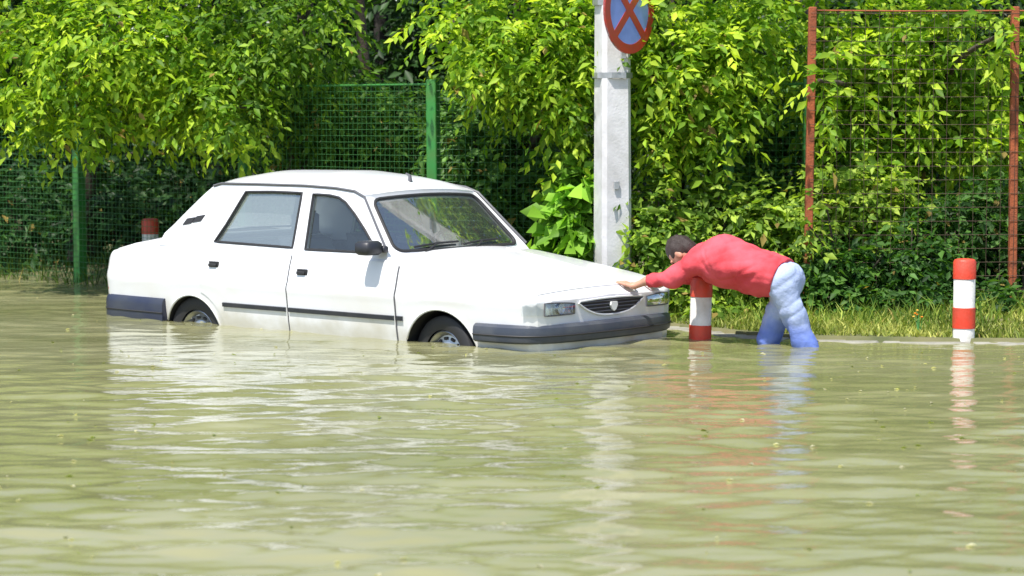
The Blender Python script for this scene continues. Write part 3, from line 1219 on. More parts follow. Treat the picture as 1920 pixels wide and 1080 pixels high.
# ------------------------------------------------------------------ the person: signed-distance body, meshed with surface nets
class Field:
    def __init__(self, lo, hi, h):
        self.h = h
        self.lo = np.asarray(lo, float)
        self.n = np.ceil((np.asarray(hi) - self.lo) / h).astype(int) + 1
        self.f = np.full(self.n, 1.0, np.float32)

    def window(self, lo, hi):
        a = np.clip(np.floor((lo - self.lo) / self.h).astype(int), 0, self.n - 1)
        b = np.clip(np.ceil((hi - self.lo) / self.h).astype(int) + 1, 1, self.n)
        ax = [self.lo[k] + self.h * np.arange(a[k], b[k]) for k in range(3)]
        G = np.stack(np.meshgrid(*ax, indexing='ij'), -1)
        return (slice(a[0], b[0]), slice(a[1], b[1]), slice(a[2], b[2])), G

    def add(self, d, sl, k):
        o = self.f[sl]
        if k > 0:
            hh = np.clip(0.5 + 0.5 * (o - d) / k, 0, 1)
            self.f[sl] = o * (1 - hh) + d * hh - k * hh * (1 - hh)
        else:
            self.f[sl] = np.minimum(o, d)

    def limb(self, a, b, ra, rb, k=0.03, lat=None, sq=1.0, wob=0.0):
        """tapered capsule, optionally widened along a lateral axis"""
        a, b = np.asarray(a, float), np.asarray(b, float)
        m = max(ra, rb) * max(1.0, 1 / sq) + k + 0.06
        sl, G = self.window(np.minimum(a, b) - m, np.maximum(a, b) + m)
        A, Bv = a, b
        if lat is not None:
            lat = lat / np.linalg.norm(lat)
            mid = (a + b) / 2

            def T(p):
                q = (p - mid) @ lat
                return p - (q * (1 - sq))[..., None] * lat
            G2, A, Bv = T(G), T(a), T(b)
        else:
            G2 = G
        ab = Bv - A
        t = np.clip(((G2 - A) @ ab) / (ab @ ab + 1e-9), 0, 1)
        d = np.linalg.norm(G2 - A - t[..., None] * ab, axis=-1) - (ra + (rb - ra) * t)
        if wob:
            wrn = np.random.RandomState(int(abs(a[0] * 1000)) % 9999)
            ax_ = ab / (np.linalg.norm(ab) + 1e-9)
            for amp, fr in ((1.0, 22), (0.8, 37), (0.7, 58), (0.5, 90)):
                kd = wrn.normal(size=3) + ax_ * wrn.choice([-1, 1]) * 1.3
                kd /= np.linalg.norm(kd)
                k2 = wrn.normal(size=3)
                ph = (G @ kd) * fr + 1.6 * np.sin((G @ k2) * fr * 0.45 + wrn.rand() * 6) + wrn.rand() * 6
                d = d + wob * amp * (1 - 2 * np.abs(np.sin(ph * 0.5))) * (0.55 + 0.45 * np.sin((G @ k2) * 9 + 1))
        self.add(d.astype(np.float32), sl, k)

    def ball(self, c, r, axes=None, k=0.02):
        """ellipsoid; axes rows are unit vectors, r their radii"""
        c, r = np.asarray(c, float), np.broadcast_to(np.asarray(r, float), (3,))
        m = max(r) + k + 0.04
        sl, G = self.window(c - m, c + m)
        q = G - c
        if axes is not None:
            q = q @ np.asarray(axes).T
        kk = np.linalg.norm(q / r, axis=-1)
        d = (kk - 1) * min(r)
        self.add(d.astype(np.float32), sl, k)

    def cut_plane(self, p, nrm, lo, hi):
        """keep only the side where (x - p).nrm < 0, inside a box"""
        sl, G = self.window(np.asarray(lo, float), np.asarray(hi, float))
        d = ((G - p) @ np.asarray(nrm, float)).astype(np.float32)
        self.f[sl] = np.maximum(self.f[sl], d)

    def nets(self):
        f = self.f
        s_ = f < 0
        c = [s_[i:s_.shape[0] - 1 + i, j:s_.shape[1] - 1 + j, k:s_.shape[2] - 1 + k] for i in (0, 1) for j in (0, 1) for k in (0, 1)]
        tot = sum(x.astype(np.int8) for x in c)
        cell = (tot > 0) & (tot < 8)
        idx = np.argwhere(cell)
        lut = -np.ones(cell.shape, np.int64)
        lut[cell] = np.arange(len(idx))
        acc = np.zeros((len(idx), 3))
        cnt = np.zeros(len(idx))
        cor = [np.array((i, j, k)) for i in (0, 1) for j in (0, 1) for k in (0, 1)]
        val = [f[tuple((idx + q).T)] for q in cor]
        for a in range(8):
            for b in range(a + 1, 8):
                if np.abs(cor[a] - cor[b]).sum() != 1:
                    continue
                x = (val[a] < 0) != (val[b] < 0)
                t = np.where(x, val[a] / (val[a] - val[b] + 1e-12), 0)[:, None]
                acc += np.where(x[:, None], cor[a] + (cor[b] - cor[a]) * t, 0)
                cnt += x
        V = self.lo + self.h * (idx + acc / cnt[:, None])
        quads = []
        for ax in range(3):
            o1, o2 = [(1, 2), (2, 0), (0, 1)][ax]
            sa = [slice(1, -1)] * 3
            sa[ax] = slice(0, -1)
            sb = [slice(1, -1)] * 3
            sb[ax] = slice(1, None)
            A, B = s_[tuple(sa)], s_[tuple(sb)]
            e = np.argwhere(A != B)
            flip = A[tuple(e.T)]
            off = np.ones(3, int)
            off[ax] = 0
            e = e + off
            d1, d2 = np.zeros(3, int), np.zeros(3, int)
            d1[o1], d2[o2] = 1, 1
            q = [lut[tuple((e - a).T)] for a in (d1 * 0, d1, d1 + d2, d2)]
            q = np.stack(q, 1)
            q = np.where(flip[:, None], q, q[:, ::-1])
            quads.append(q)
        Q = np.concatenate(quads)
        return V, Q[(Q >= 0).all(1)]


PB = np.array([1.78, 15.46, -0.38])                       # where the person stands
person = empty('person', PB)
tag(person, 'person in red top and pale blue jeans bent over pushing the car', 'person')
fw = np.array([-0.88, 0.475, 0.0])
fw /= np.linalg.norm(fw)
near = np.array([-fw[1], fw[0], 0.0])                      # the person's left, towards the viewer
if near[1] > 0:
    near = -near
up = np.array([0, 0, 1.0])
pel = np.array([1.775, 15.47, 0.435])
waist = pel + fw * .17 + up * .050
chest = pel + fw * .42 + up * .115
sho = pel + fw * .545 + up * .115
sh_n, sh_f = sho + near * .175, sho - near * .175
hand_n, hand_f = car_to_world(.835, .22, .752), car_to_world(.835, .50, .745)
wr_n, wr_f = hand_n + np.array([.085, -.045, .035]), hand_f + np.array([.085, -.045, .04])
el_n = (sh_n + wr_n) / 2 + np.array([.01, -.02, -.045])
el_f = (sh_f + wr_f) / 2 + np.array([.01, .02, -.045])
hip_n, hip_f = pel + near * .08, pel - near * .08
kn_n = np.array([1.915, 15.39, 0.02])
an_n = np.array([2.13, 15.34, -0.33])
kn_f = np.array([1.705, 15.60, 0.03])
an_f = np.array([1.74, 15.64, -0.33])
crown_d = unit(fw * .88 + up * .47)
face_d = unit(fw * .47 - up * .88)
ear_d = near
neck_a = sho + fw * .04 + up * .01
head_c = sho + fw * .172 + up * .030
AX = np.stack([ear_d, face_d, crown_d])

LO, HI = np.array([.66, 15.05, -.40]), np.array([2.32, 16.35, .85])
fb_ = Field(LO, HI, .0065)
# head, neck, face
fb_.limb(neck_a, head_c, .058, .060, .03)
fb_.ball(head_c + crown_d * .025 - face_d * .012, (.076, .092, .100), AX, .02)
fb_.ball(head_c + face_d * .035 - crown_d * .045, (.056, .060, .070), AX, .03)       # jaw
fb_.limb(head_c + face_d * .085 + crown_d * .012, head_c + face_d * .112 - crown_d * .022, .009, .016, .010)   # nose
for sg in (-1, 1):
    fb_.ball(head_c + ear_d * sg * .078 - crown_d * .005 - face_d * .005, (.010, .020, .030), AX, .006)
    fb_.limb(head_c + face_d * .083 + crown_d * .030 + ear_d * sg * .012, head_c + face_d * .074 + crown_d * .028 + ear_d * sg * .045, .010, .009, .012)   # brow
fb_.limb(head_c + face_d * .086 - crown_d * .058 - ear_d * .020, head_c + face_d * .086 - crown_d * .058 + ear_d * .020, .009, .009, .008)   # lips
# trunk and limbs under the clothes
fb_.limb(pel, chest, .11, .12, .05, near, .72)
fb_.limb(chest, sho, .12, .085, .05, near, .62)
for sh, el, wr, hand, out in ((sh_n, el_n, wr_n, hand_n, 1), (sh_f, el_f, wr_f, hand_f, -1)):
    fb_.limb(sh, el, .048, .038, .03)
    fb_.limb(el, wr, .037, .026, .02)
    hd = unit(hand - wr)
    hd2 = unit(np.array([-cy_, sy_, 0.0]) + np.array([0, 0, .16]))       # fingers lie back along the bonnet
    ac = unit(np.cross(hd2, up)) * (1 if np.cross(hd2, up) @ near > 0 else -1) * out
    palm = hand + hd2 * .012
    fb_.limb(wr, palm - hd2 * .02, .026, .022, .02)
    fb_.limb(palm - hd2 * .012, palm + hd2 * .045, .017, .016, .015, ac, .50)
    for k, ln in enumerate((.068, .078, .072, .056)):
        b0 = palm + hd2 * .048 + ac * (-.033 + .022 * k)
        k1 = b0 + hd2 * ln * .5 + ac * (k - 1.5) * .004 + up * .005
        k2 = k1 + hd2 * ln * .5 - up * .006
        fb_.limb(b0 - hd2 * .012, k1, .0098, .009, .004)
        fb_.limb(k1, k2, .009, .0078, .003)
    th = palm - hd2 * .005 - ac * .034
    t1 = th + hd2 * .030 - ac * .030
    fb_.limb(th + ac * .014, t1, .0125, .0105, .010)
    fb_.limb(t1, t1 + hd2 * .030 - ac * .006, .0105, .0088, .003)
for hp, kn, an in ((hip_n, kn_n, an_n), (hip_f, kn_f, an_f)):
    fb_.limb(hp, kn, .078, .055, .04)
    fb_.limb(kn, an, .055, .038, .03)
    fb_.limb(an, an + fw * .13 - up * .025, .036, .026, .02)
V, F = fb_.nets()
np_mesh('body', V - PB, F, 'skin', person, smooth=True)
# red top
fs = Field(LO + [0, 0, .3], HI, .0075)
fs.limb(pel + fw * .035 + up * .020, chest, .137, .150, .05, near, .66, .008)
fs.limb(waist - up * .045, chest - up * .05, .105, .115, .05, near, .70, .009)   # loose cloth hanging under the belly
fs.limb(chest, sho, .158, .110, .05, near, .62, .007)
fs.limb(sho, neck_a + fw * .035, .085, .066, .04)
for sh, el, wr in ((sh_n, el_n, wr_n), (sh_f, el_f, wr_f)):
    fs.limb(sh, el, .072, .060, .045, None, 1, .009)
    fs.limb(el, wr + (el - wr) * .10, .060, .040, .03, None, 1, .008)
hem_n = unit(-fw * .93 - up * .30)
fs.cut_plane(pel - fw * .002, hem_n, LO, HI)
for el, wr in ((el_n, wr_n), (el_f, wr_f)):
    q = unit(wr - el)
    p = wr - q * .005
    sl, G = fs.window(p - .09, p + .09)
    fs.f[sl] = np.maximum(fs.f[sl], np.where(np.linalg.norm(G - p, axis=-1) < .085, ((G - p) @ q), -1)).astype(np.float32)
V, F = fs.nets()
np_mesh('shirt', V - PB, F, 'shirt_red', person, smooth=True)
# jeans
fj = Field(LO + [.5, 0, 0], HI - [0, 0, .1], .0075)
fj.limb(pel + fw * .10 + up * .035, pel - fw * .01, .118, .114, .05, near, .76, .004)
fj.cut_plane(pel + fw * .115, fw, LO, HI)
for hp, kn, an in ((hip_n, kn_n, an_n), (hip_f, kn_f, an_f)):
    fj.limb(hp - fw * .02, kn, .088, .070, .07, None, 1, .006)
    fj.limb(kn, an + up * .03, .072, .066, .03, None, 1, .008)
V, F = fj.nets()
np_mesh('jeans', V - PB, F, 'jeans', person, smooth=True)
# belt edge, hair, eyes
fh = Field(head_c - .2, head_c + .2, .006)
fh.ball(head_c + crown_d * .032 - face_d * .020, (.083, .096, .104), AX, .01)
fh.ball(head_c - face_d * .060 - crown_d * .02, (.068, .045, .070), AX, .02)
fh.cut_plane(head_c + face_d * .050 + crown_d * .03, unit(face_d * .9 - crown_d * .55), head_c - .2, head_c + .2)
sl, G = fh.window(head_c - .2, head_c + .2)
fh.f[sl] += (.004 * np.sin(90 * G[..., 0] + 40 * G[..., 2]) * np.sin(80 * G[..., 1] + 30 * G[..., 2])).astype(np.float32)
V, F = fh.nets()
np_mesh('hair', V - PB, F, 'hair', person, smooth=True)
for sg in (-1, 1):
    V, F = lathe([(0.0, -.009), (.006, -.006), (.009, 0), (.006, .006), (0.0, .009)], 12)
    c = head_c + face_d * .079 + crown_d * .014 + ear_d * sg * .032 - PB
    mesh('eye', [np.array(p) + c for p in V], F, 'eye_dark', person)

# ------------------------------------------------------------------ bollards
def bollard(x, y, top, foot, label, lean=(0, 0)):
    root = empty('bollard', (x, y, foot))
    root.rotation_euler = (lean[0], lean[1], 0)
    tag(root, label, 'bollard', 'red and white bollards along the kerb')
    h = top - foot
    r = .072
    V, F = lathe([(0.0, -.1), (r, -.1), (r, h - .03), (r - .01, h - .014), (0, h - .012)], 28)
    mesh('post', V, F, 'white_paint', root, angle=40)
    for z0, z1, nm in ((h - .135, h, 'cap'), (h - .465, h - .325, 'red_band')):
        pr = [(r + .0005, z0), (r + .004, z0 + .002), (r + .004, z1 - .022)]
        pr += [(r - .004, z1 - .006), (r - .022, z1), (0, z1 + .004)] if nm == 'cap' else [(r + .004, z1 - .002), (r + .0005, z1)]
        V, F = lathe(pr, 28)
        mesh(nm, V, F, 'red_paint', root, angle=40)


bollard(3.02, 15.60 + .12, .555, -.02, 'upright red and white bollard on the grass verge right of the person')
bollard(1.262, 15.86, .425, -.33, 'low red and white bollard behind the arms of the person', (.0, .02))
bollard(-3.16, 20.62, .595, -.05, 'red and white bollard with only its red top showing behind the boot of the car')

# ------------------------------------------------------------------ concrete pole and the no-stopping sign
PX, PY = .742, 17.36
pz = float(ground_z(np.array([PX]), np.array([PY]))[0])
pole = empty('concrete_pole', (PX, PY, pz))
tag(pole, 'pale concrete utility pole behind the bonnet of the car', 'pole')
P = []
for z in np.linspace(-.3, 6.6, 24):
    w = .118 - .0042 * z
    c = .030
    ring = [(-w + c, -w), (w - c, -w), (w, -w + c), (w, w - c), (w - c, w), (-w + c, w), (-w, w - c), (-w, -w + c)]
    a = math.radians(18)
    P.append([(x * math.cos(a) - y * math.sin(a) - .004 * z, x * math.sin(a) + y * math.cos(a), z) for x, y in ring] )
P = [r_ + [r_[0]] for r_ in P]
V, F = grid(P)
F.append(tuple(range(len(V) - 9, len(V) - 1)))
mesh('shaft', V, F, 'concrete', pole, angle=30)
for z, rr in ((1.75, .148), (2.28, .145)):
    V, F = lathe([(rr - .012, z - .022), (rr, z - .020), (rr, z + .020), (rr - .012, z + .022)], 8)
    a = math.radians(18 + 22.5)
    mesh('strap', [(x * math.cos(a) - y * math.sin(a) - .004 * z, x * math.sin(a) + y * math.cos(a), q) for x, y, q in V], F, 'galvanised', pole, angle=30)
for z, s_ in ((.95, -.02), (1.9, .03)):
    V, F = box(-.02 + s_, .02 + s_, -.135, -.120, z - .03, z + .03, .003)
    mesh('bolt_plate', [(x * math.cos(.314) - y * math.sin(.314), x * math.sin(.314) + y * math.cos(.314), q) for x, y, q in V], F, 'galvanised', pole)

SR = .315
nrm = np.array([math.sin(math.radians(53)), -math.cos(math.radians(53)), 0])
tan = np.array([nrm[1] * -1, nrm[0], 0])                    # along the disc, to the right and away
sc = at(1180, 19, 17.20)
sign = empty('road_sign', sc)
tag(sign, 'round red and blue no-stopping sign with a red cross on the concrete pole', 'sign')


def on_sign(a, b, d):
    return nrm * d + tan * a + np.array([0, 0, b])


def disc(r0, r1, d0, d1, n=48):
    prof = [(r0, d0), (r1 - .004, d0), (r1, d0 + .003), (r1, d1)] if r0 == 0 else [(r0, d1), (r0, d0), (r1, d0), (r1, d1)]
    V, F = lathe([(r, h) for r, h in prof], n)
    return [on_sign(p[0], p[1], p[2]) for p in V], F


V, F = disc(0, SR, -.012, 0)
mesh('back_plate', V, F, 'galvanised', sign, angle=30)
V, F = lathe([(0, .001), (SR - .012, .001), (SR - .010, -.001)], 48)
mesh('blue_field', [on_sign(*p) for p in V], F, 'sign_blue', sign, angle=30)
V, F = lathe([(SR - .068, .002), (SR - .068, .005), (SR, .005), (SR, -.012)], 48)
mesh('red_ring', [on_sign(*p) for p in V], F, 'sign_red', sign, angle=30)
for k, a in enumerate((45, 135)):
    L = SR - .066
    V, F = box(-L, L, -.030, .030, .0015, .0042 + .0006 * k)
    ca, sa = math.cos(math.radians(a)), math.sin(math.radians(a))
    mesh('red_bar', [on_sign(x * ca - y * sa, x * sa + y * ca, d) for x, y, d in V], F, 'sign_red', sign, smooth=False)
V, F = tube([on_sign(0, .0, -.012), on_sign(0, .0, -.12)], .016, 8)
mesh('bracket', V, F, 'galvanised', sign)


# ------------------------------------------------------------------ fences
def fence(name, label, pts, top, post_r, mat, wire, step_v, step_h, foot=-.1, wr_=.0018, rails=(), square=True):
    root = empty(name, (*pts[0], 0))
    tag(root, label, 'fence')
    o = np.array([pts[0][0], pts[0][1], 0])
    P2 = np.array([(x, y, 0) for x, y in pts]) - o
    for i, p in enumerate(P2):
        d = P2[min(i + 1, len(P2) - 1)] - P2[max(i - 1, 0)]
        a = math.atan2(d[1], d[0])
        V, F = box(-post_r, post_r, -post_r, post_r, foot, top + .03 + random.uniform(-.015, .015), .006)
        lx, ly = random.uniform(-.012, .012), random.uniform(-.01, .01)
        V = [(x * math.cos(a) - y * math.sin(a) + p[0] + lx * z, x * math.sin(a) + y * math.cos(a) + p[1] + ly * z, z) for x, y, z in V]
        mesh('post', V, F, mat, root, angle=30)
    for a, b in zip(P2[:-1], P2[1:]):
        L = np.linalg.norm(b - a)
        d = (b - a) / L
        side = np.array([d[1], -d[0], 0])
        parts = []
        for s_ in np.arange(step_v, L, step_v):
            p = a + d * s_ + side * (post_r + .003)
            sag = .004 * math.sin(s_ * 5)
            parts.append(tube([p + up * (foot + .12), p + side * sag + up * (top * .5), p + up * top], wr_, 4, False))
        for z in np.arange(foot + .14, top + .001, step_h):
            q0, q1 = a + side * (post_r + .003 + 2 * wr_) + up * z, b + side * (post_r + .003 + 2 * wr_) + up * z
            parts.append(tube([q0, (q0 + q1) / 2 - up * .004, q1], wr_, 4, False))
        V, F = join(*parts)
        mesh('wire_mesh', V, F, wire, root, kind='stuff')
        for z, r_ in rails:
            V, F = tube([a + up * z, (a + b) / 2 + up * (z - .004), b + up * z], r_, 8)
            mesh('rail', V, F, mat, root)
    return root


fence('wire_fence', 'green wire mesh fence with square green posts behind the car',
      [(-7.2, 23.9), (-3.86, 21.06), (-2.23, 19.70), (-.60, 18.33), (1.66, 18.02), (2.265, 17.95)], 1.76, .043, 'fence_green', 'wire_green', .05, .05, rails=((1.74, .009),))
fence('rusty_fence', 'tall rust-red mesh fence on the grass bank at the right',
      [(2.15, 17.15), (3.655, 17.2), (5.3, 17.3), (7.2, 17.4)], 2.27, .028, 'rust', 'wire_rust', .10, .10, rails=((2.26, .006),))


# ------------------------------------------------------------------ trees and shrubs
def gz(x, y):
    return float(ground_z(np.array([x]), np.array([y]))[0])


def foot(x, y):
    return (x, y, gz(x, y))


# overhanging box elder at the left, in front of and above the fence
make_tree('box_elder_tree', 'lime-green leafy tree hanging over the fence at the far left', 'tree', foot(-4.0, 21.9), 3.6, .11, [
    C(70, 130, 19.6, 110, 90, .45, 150), C(200, 70, 19.3, 130, 90, .5, 190), C(130, 190, 19.4, 100, 45, .35, 90), C(255, 175, 19.9, 70, 55, .3, 60),
    C(330, 90, 19.5, 120, 90, .5, 170), C(395, 170, 19.2, 75, 70, .35, 100), C(300, 155, 19.7, 90, 65, .35, 90), C(60, 20, 20.0, 120, 80, .5, 120),
    C(30, -180, 19.8, 260, 150, .8, 170), C(300, -180, 19.6, 260, 150, .8, 200), C(200, -470, 20.3, 380, 220, 1.1, 200)],
    11, .088, LIME, LIMEW, per=10, twig=.30, lean=(.5, -.6))
make_tree('box_elder_tree', 'bright green tree whose sprays hang above the rear of the car roof', 'tree', foot(-2.0, 21.0), 3.6, .10, [
    C(470, 70, 19.3, 100, 80, .45, 130), C(560, 30, 19.2, 90, 60, .4, 100), C(445, 200, 19.0, 55, 45, .3, 48), C(540, 140, 19.8, 80, 70, .4, 80),
    C(520, -150, 19.4, 230, 130, .7, 150), C(560, -420, 20, 330, 200, 1.0, 150)],
    12, .082, (.100, .225, .015), (.24, .36, .028), per=10, twig=.30, lean=(.3, -.5))
make_tree('maple_tree', 'mid-green tree in half shade behind the fence above the car roof', 'tree', foot(-1.35, 21.6), 3.4, .09, [
    C(640, 190, 20.4, 130, 80, .5, 180), C(700, 240, 20.2, 110, 60, .4, 130), C(560, 235, 20.6, 110, 55, .4, 90), C(760, 215, 20.4, 70, 50, .4, 60),
    C(640, -260, 21.2, 260, 130, .8, 90)],
    13, .085, MID, MIDW, per=9, twig=.30)
make_tree('box_elder_tree', 'yellow-green tree spilling over the fence left of the concrete pole', 'tree', foot(.05, 19.6), 3.5, .10, [
    C(930, 60, 18.0, 90, 75, .4, 120), C(1020, 90, 17.9, 95, 80, .4, 140), C(1090, 60, 17.9, 80, 90, .4, 110), C(960, 140, 18.1, 70, 55, .3, 70),
    C(1070, 190, 17.85, 50, 60, .25, 60), C(850, 40, 18.2, 50, 40, .3, 34), C(1080, 250, 18.0, 35, 50, .2, 34),
    C(980, -140, 18.2, 230, 130, .7, 150), C(980, -420, 18.8, 320, 200, 1.0, 150)],
    14, .086, LIME, LIMEW, per=10, twig=.28, lean=(.1, -.4))
make_tree('box_elder_tree', 'bright leafy tree hanging over the fence just right of the concrete pole', 'tree', foot(1.35, 19.4), 3.5, .10, [
    C(1240, 70, 17.75, 80, 90, .4, 130), C(1320, 120, 17.7, 95, 90, .4, 150), C(1250, 190, 17.7, 70, 60, .3, 80), C(1330, 215, 17.75, 60, 60, .3, 70),
    C(1400, 60, 17.9, 90, 70, .4, 110), C(1260, 280, 17.8, 45, 40, .25, 40), C(1470, 40, 18.2, 70, 60, .3, 60),
    C(1330, -140, 18.0, 230, 130, .7, 150), C(1330, -420, 18.6, 320, 200, 1.0, 150)],
    15, .088, LIME, LIMEW, per=10, twig=.28, lean=(0, -.4))
make_tree('box_elder_tree', 'bright tree growing through the tall rust-red fence at the far right', 'tree', foot(3.25, 19.3), 3.6, .10, [
    C(1600, 90, 18.3, 90, 90, .4, 130), C(1580, 200, 18.1, 60, 70, .3, 90), C(1700, 100, 18.3, 80, 80, .4, 110), C(1760, 70, 18.2, 70, 60, .35, 80),
    C(1680, 210, 18.3, 90, 70, .35, 110), C(1790, 200, 18.4, 70, 80, .35, 90), C(1870, 120, 18.5, 70, 100, .4, 80), C(1620, 300, 18.2, 80, 60, .3, 90),
    C(1850, 260, 18.3, 60, 80, .3, 70), C(1535, 150, 17.0, 28, 60, .1, 10), C(1880, 60, 17.05, 30, 60, .1, 10), C(1680, -140, 18.4, 260, 130, .7, 150), C(1720, -420, 19, 360, 200, 1.0, 160)],
    16, .092, LIME, LIMEW, per=10, twig=.28, width=.5, lean=(.1, -.3))


def make_shrub(name, label, footp, clumps, seed, leaf, base, warm, mat='leaf_bright', per=8, twig=.22, droop=.1, width=.5, cat='shrub'):
    rng = np.random.RandomState(seed)
    footp = np.asarray(footp, float)
    root = empty(name, footp)
    tag(root, label, cat)
    for c, r, n in clumps:
        e = np.asarray(c) - footp
        for k in range(3):
            q = catmull([np.array([rng.normal() * .06, rng.normal() * .06, -.06]), e * .5 + rng.normal(size=3) * .06, e + rng.normal(size=3) * np.asarray(r) * .4], 5)
            V, F = tube(q, np.linspace(.016, .006, len(q)), 5)
            mesh('stem', V, F, 'bark', root, angle=80)
    P, D, N, L, G = sprays(rng, [(np.asarray(c) - footp, r, n) for c, r, n in clumps], leaf, per, twig, droop, .3)
    leaf_mesh('foliage', P, D, N, L, L * width, tints(rng, base, warm, G), mat, root)
    return root


LG, LGW = (0.16, 0.34, 0.030), (0.24, 0.44, 0.045)
make_shrub('broadleaf_shrub', 'pale green broad-leaved shrub just left of the concrete pole', foot(.45, 17.85), [
    C(1085, 370, 17.75, 36, 45, .15, 45), C(1075, 430, 17.7, 45, 50, .18, 60), C(1095, 475, 17.7, 55, 40, .18, 60)], 31, .15, LG, LGW, per=7, twig=.16, width=.72)
make_shrub('leafy_shrub', 'green shrub between the concrete pole and the head of the person', foot(1.05, 17.6), [
    C(1225, 400, 17.5, 50, 55, .2, 90), C(1220, 465, 17.4, 55, 50, .2, 90), C(1240, 530, 17.3, 60, 40, .2, 80)], 32, .080, (.10, .21, .02), (.28, .40, .05))
make_shrub('leafy_shrub', 'shrub with pale leaf tips behind the back of the person', foot(1.75, 17.45), [
    C(1340, 400, 17.7, 70, 60, .25, 100), C(1430, 420, 17.5, 70, 60, .25, 130), C(1490, 450, 17.6, 60, 60, .25, 110), C(1380, 520, 17.2, 90, 50, .2, 110),
    C(1330, 580, 17.0, 60, 25, .15, 40)], 33, .080, (.13, .25, .025), (.34, .45, .06))
make_shrub('leafy_shrub', 'bright shrub in front of the nearer rust-red fence post', foot(2.65, 17.5), [
    C(1570, 370, 17.75, 70, 70, .25, 130), C(1650, 390, 17.7, 80, 70, .25, 140), C(1590, 450, 17.6, 70, 40, .2, 80), C(1525, 420, 17.0, 30, 50, .08, 14)], 34, .080, (.15, .28, .025), (.36, .46, .06))
make_shrub('hedge_shrub', 'dark green bushy shrub low on the bank just right of the person', foot(2.45, 17.3), [
    C(1570, 500, 17.2, 60, 50, .25, 150), C(1560, 562, 16.95, 65, 26, .2, 110), C(1640, 520, 17.3, 60, 60, .25, 150)], 35, .075, (.035, .11, .014), (.09, .19, .03))
make_shrub('hedge_shrub', 'dark green bushy shrub behind the upright bollard on the bank', foot(3.1, 17.3), [
    C(1730, 490, 17.3, 70, 70, .25, 170), C(1730, 565, 16.95, 80, 24, .2, 90), C(1790, 430, 17.6, 70, 60, .25, 130)], 36, .075, (.030, .095, .014), (.075, .17, .03))
make_shrub('hedge_shrub', 'dark green bushy shrub at the right edge by the farther rust-red post', foot(3.75, 17.3), [
    C(1870, 470, 17.6, 70, 80, .25, 180), C(1870, 568, 17.0, 80, 22, .2, 90), C(1960, 450, 17.7, 80, 110, .25, 130), C(1850, 380, 17.75, 60, 50, .25, 80)],
    37, .075, (.032, .10, .014), (.085, .18, .03))
# undergrowth behind the green fence
for k, (u, v, D, ru, rv, n_, lab) in enumerate([
        (40, 400, 22.4, 150, 110, 230, 'dark undergrowth behind the wire fence at the far left edge'),
        (250, 400, 22.0, 130, 110, 230, 'dark undergrowth behind the wire fence above the red bollard top'),
        (480, 350, 21.4, 140, 100, 190, 'dark undergrowth behind the wire fence beyond the rear of the roof'),
        (720, 330, 20.6, 130, 90, 190, 'dark undergrowth behind the wire fence beyond the front of the roof'),
        (900, 290, 19.4, 90, 130, 260, 'mid-green bush behind the wire fence above the windscreen'),
        (990, 350, 19.2, 80, 120, 230, 'mid-green bush behind the wire fence beyond the bonnet'),
        (1400, 280, 19.2, 110, 130, 250, 'mid-green bush behind the wire fence above the person'),
        (1480, 170, 19.4, 70, 90, 120, 'sunlit grass-green bush beside the nearer rust-red post'),
        (1700, 330, 19.4, 200, 140, 260, 'deep green bush behind the rust-red fence')]):
    c = at(u, v, D)
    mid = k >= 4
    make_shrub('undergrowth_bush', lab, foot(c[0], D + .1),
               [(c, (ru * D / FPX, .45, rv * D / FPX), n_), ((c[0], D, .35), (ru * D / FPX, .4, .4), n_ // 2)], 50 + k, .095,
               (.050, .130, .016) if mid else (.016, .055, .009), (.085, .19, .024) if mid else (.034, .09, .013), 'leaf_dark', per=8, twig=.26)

# taller trees farther back, their crowns closing the view and shading what stands below
BACK = [(-8.2, 25.5, 'dark tree behind the far left end of the wire fence'), (-5.6, 24.6, 'dark tree in the second row at the left edge'),
        (-3.2, 25.2, 'dark tree in the second row behind the lime-green crown'), (-1.3, 24.4, 'dark trunked tree in the black gap above the car roof'),
        (1.0, 24.0, 'dark tree in the second row behind the concrete pole'), (3.0, 23.6, 'dark tree in the second row above the person'),
        (5.0, 23.0, 'dark tree in the second row behind the rust-red fence'), (7.4, 23.4, 'dark tree in the second row at the right edge')]
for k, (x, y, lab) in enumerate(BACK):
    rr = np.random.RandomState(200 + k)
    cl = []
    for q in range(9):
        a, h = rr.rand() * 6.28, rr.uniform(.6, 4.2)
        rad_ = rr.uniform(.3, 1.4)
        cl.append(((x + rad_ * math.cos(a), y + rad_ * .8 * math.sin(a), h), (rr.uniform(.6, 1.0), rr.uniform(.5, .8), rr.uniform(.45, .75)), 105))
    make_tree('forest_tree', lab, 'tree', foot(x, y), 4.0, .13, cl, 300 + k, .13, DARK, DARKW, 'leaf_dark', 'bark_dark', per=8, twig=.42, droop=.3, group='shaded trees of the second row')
# the wood beyond: one mass nobody could count
rw_ = np.random.RandomState(77)
n_ = 52000
X = rw_.uniform(-24, 24, n_)
Y = rw_.uniform(26.5, 40, n_)
Z = rw_.uniform(-.1, 1, n_) ** .9 * (5.0 + 1.4 * np.sin(X * .9) + 0.9 * np.sin(X * 2.3 + Y)) 
P_ = np.stack([X, Y, np.nan_to_num(Z)], 1)
D_ = unit(rw_.normal(size=(n_, 3)) + np.array([0, 0, -.5]))
N_ = unit(rw_.normal(size=(n_, 3)) * .7 + np.array([0, -.3, 1]))
L_ = rw_.uniform(.22, .5, n_)
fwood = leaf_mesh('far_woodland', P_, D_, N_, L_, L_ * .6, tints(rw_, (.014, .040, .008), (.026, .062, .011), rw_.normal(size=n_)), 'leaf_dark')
tag(fwood, 'dark mass of woodland far behind the fences', 'woodland')

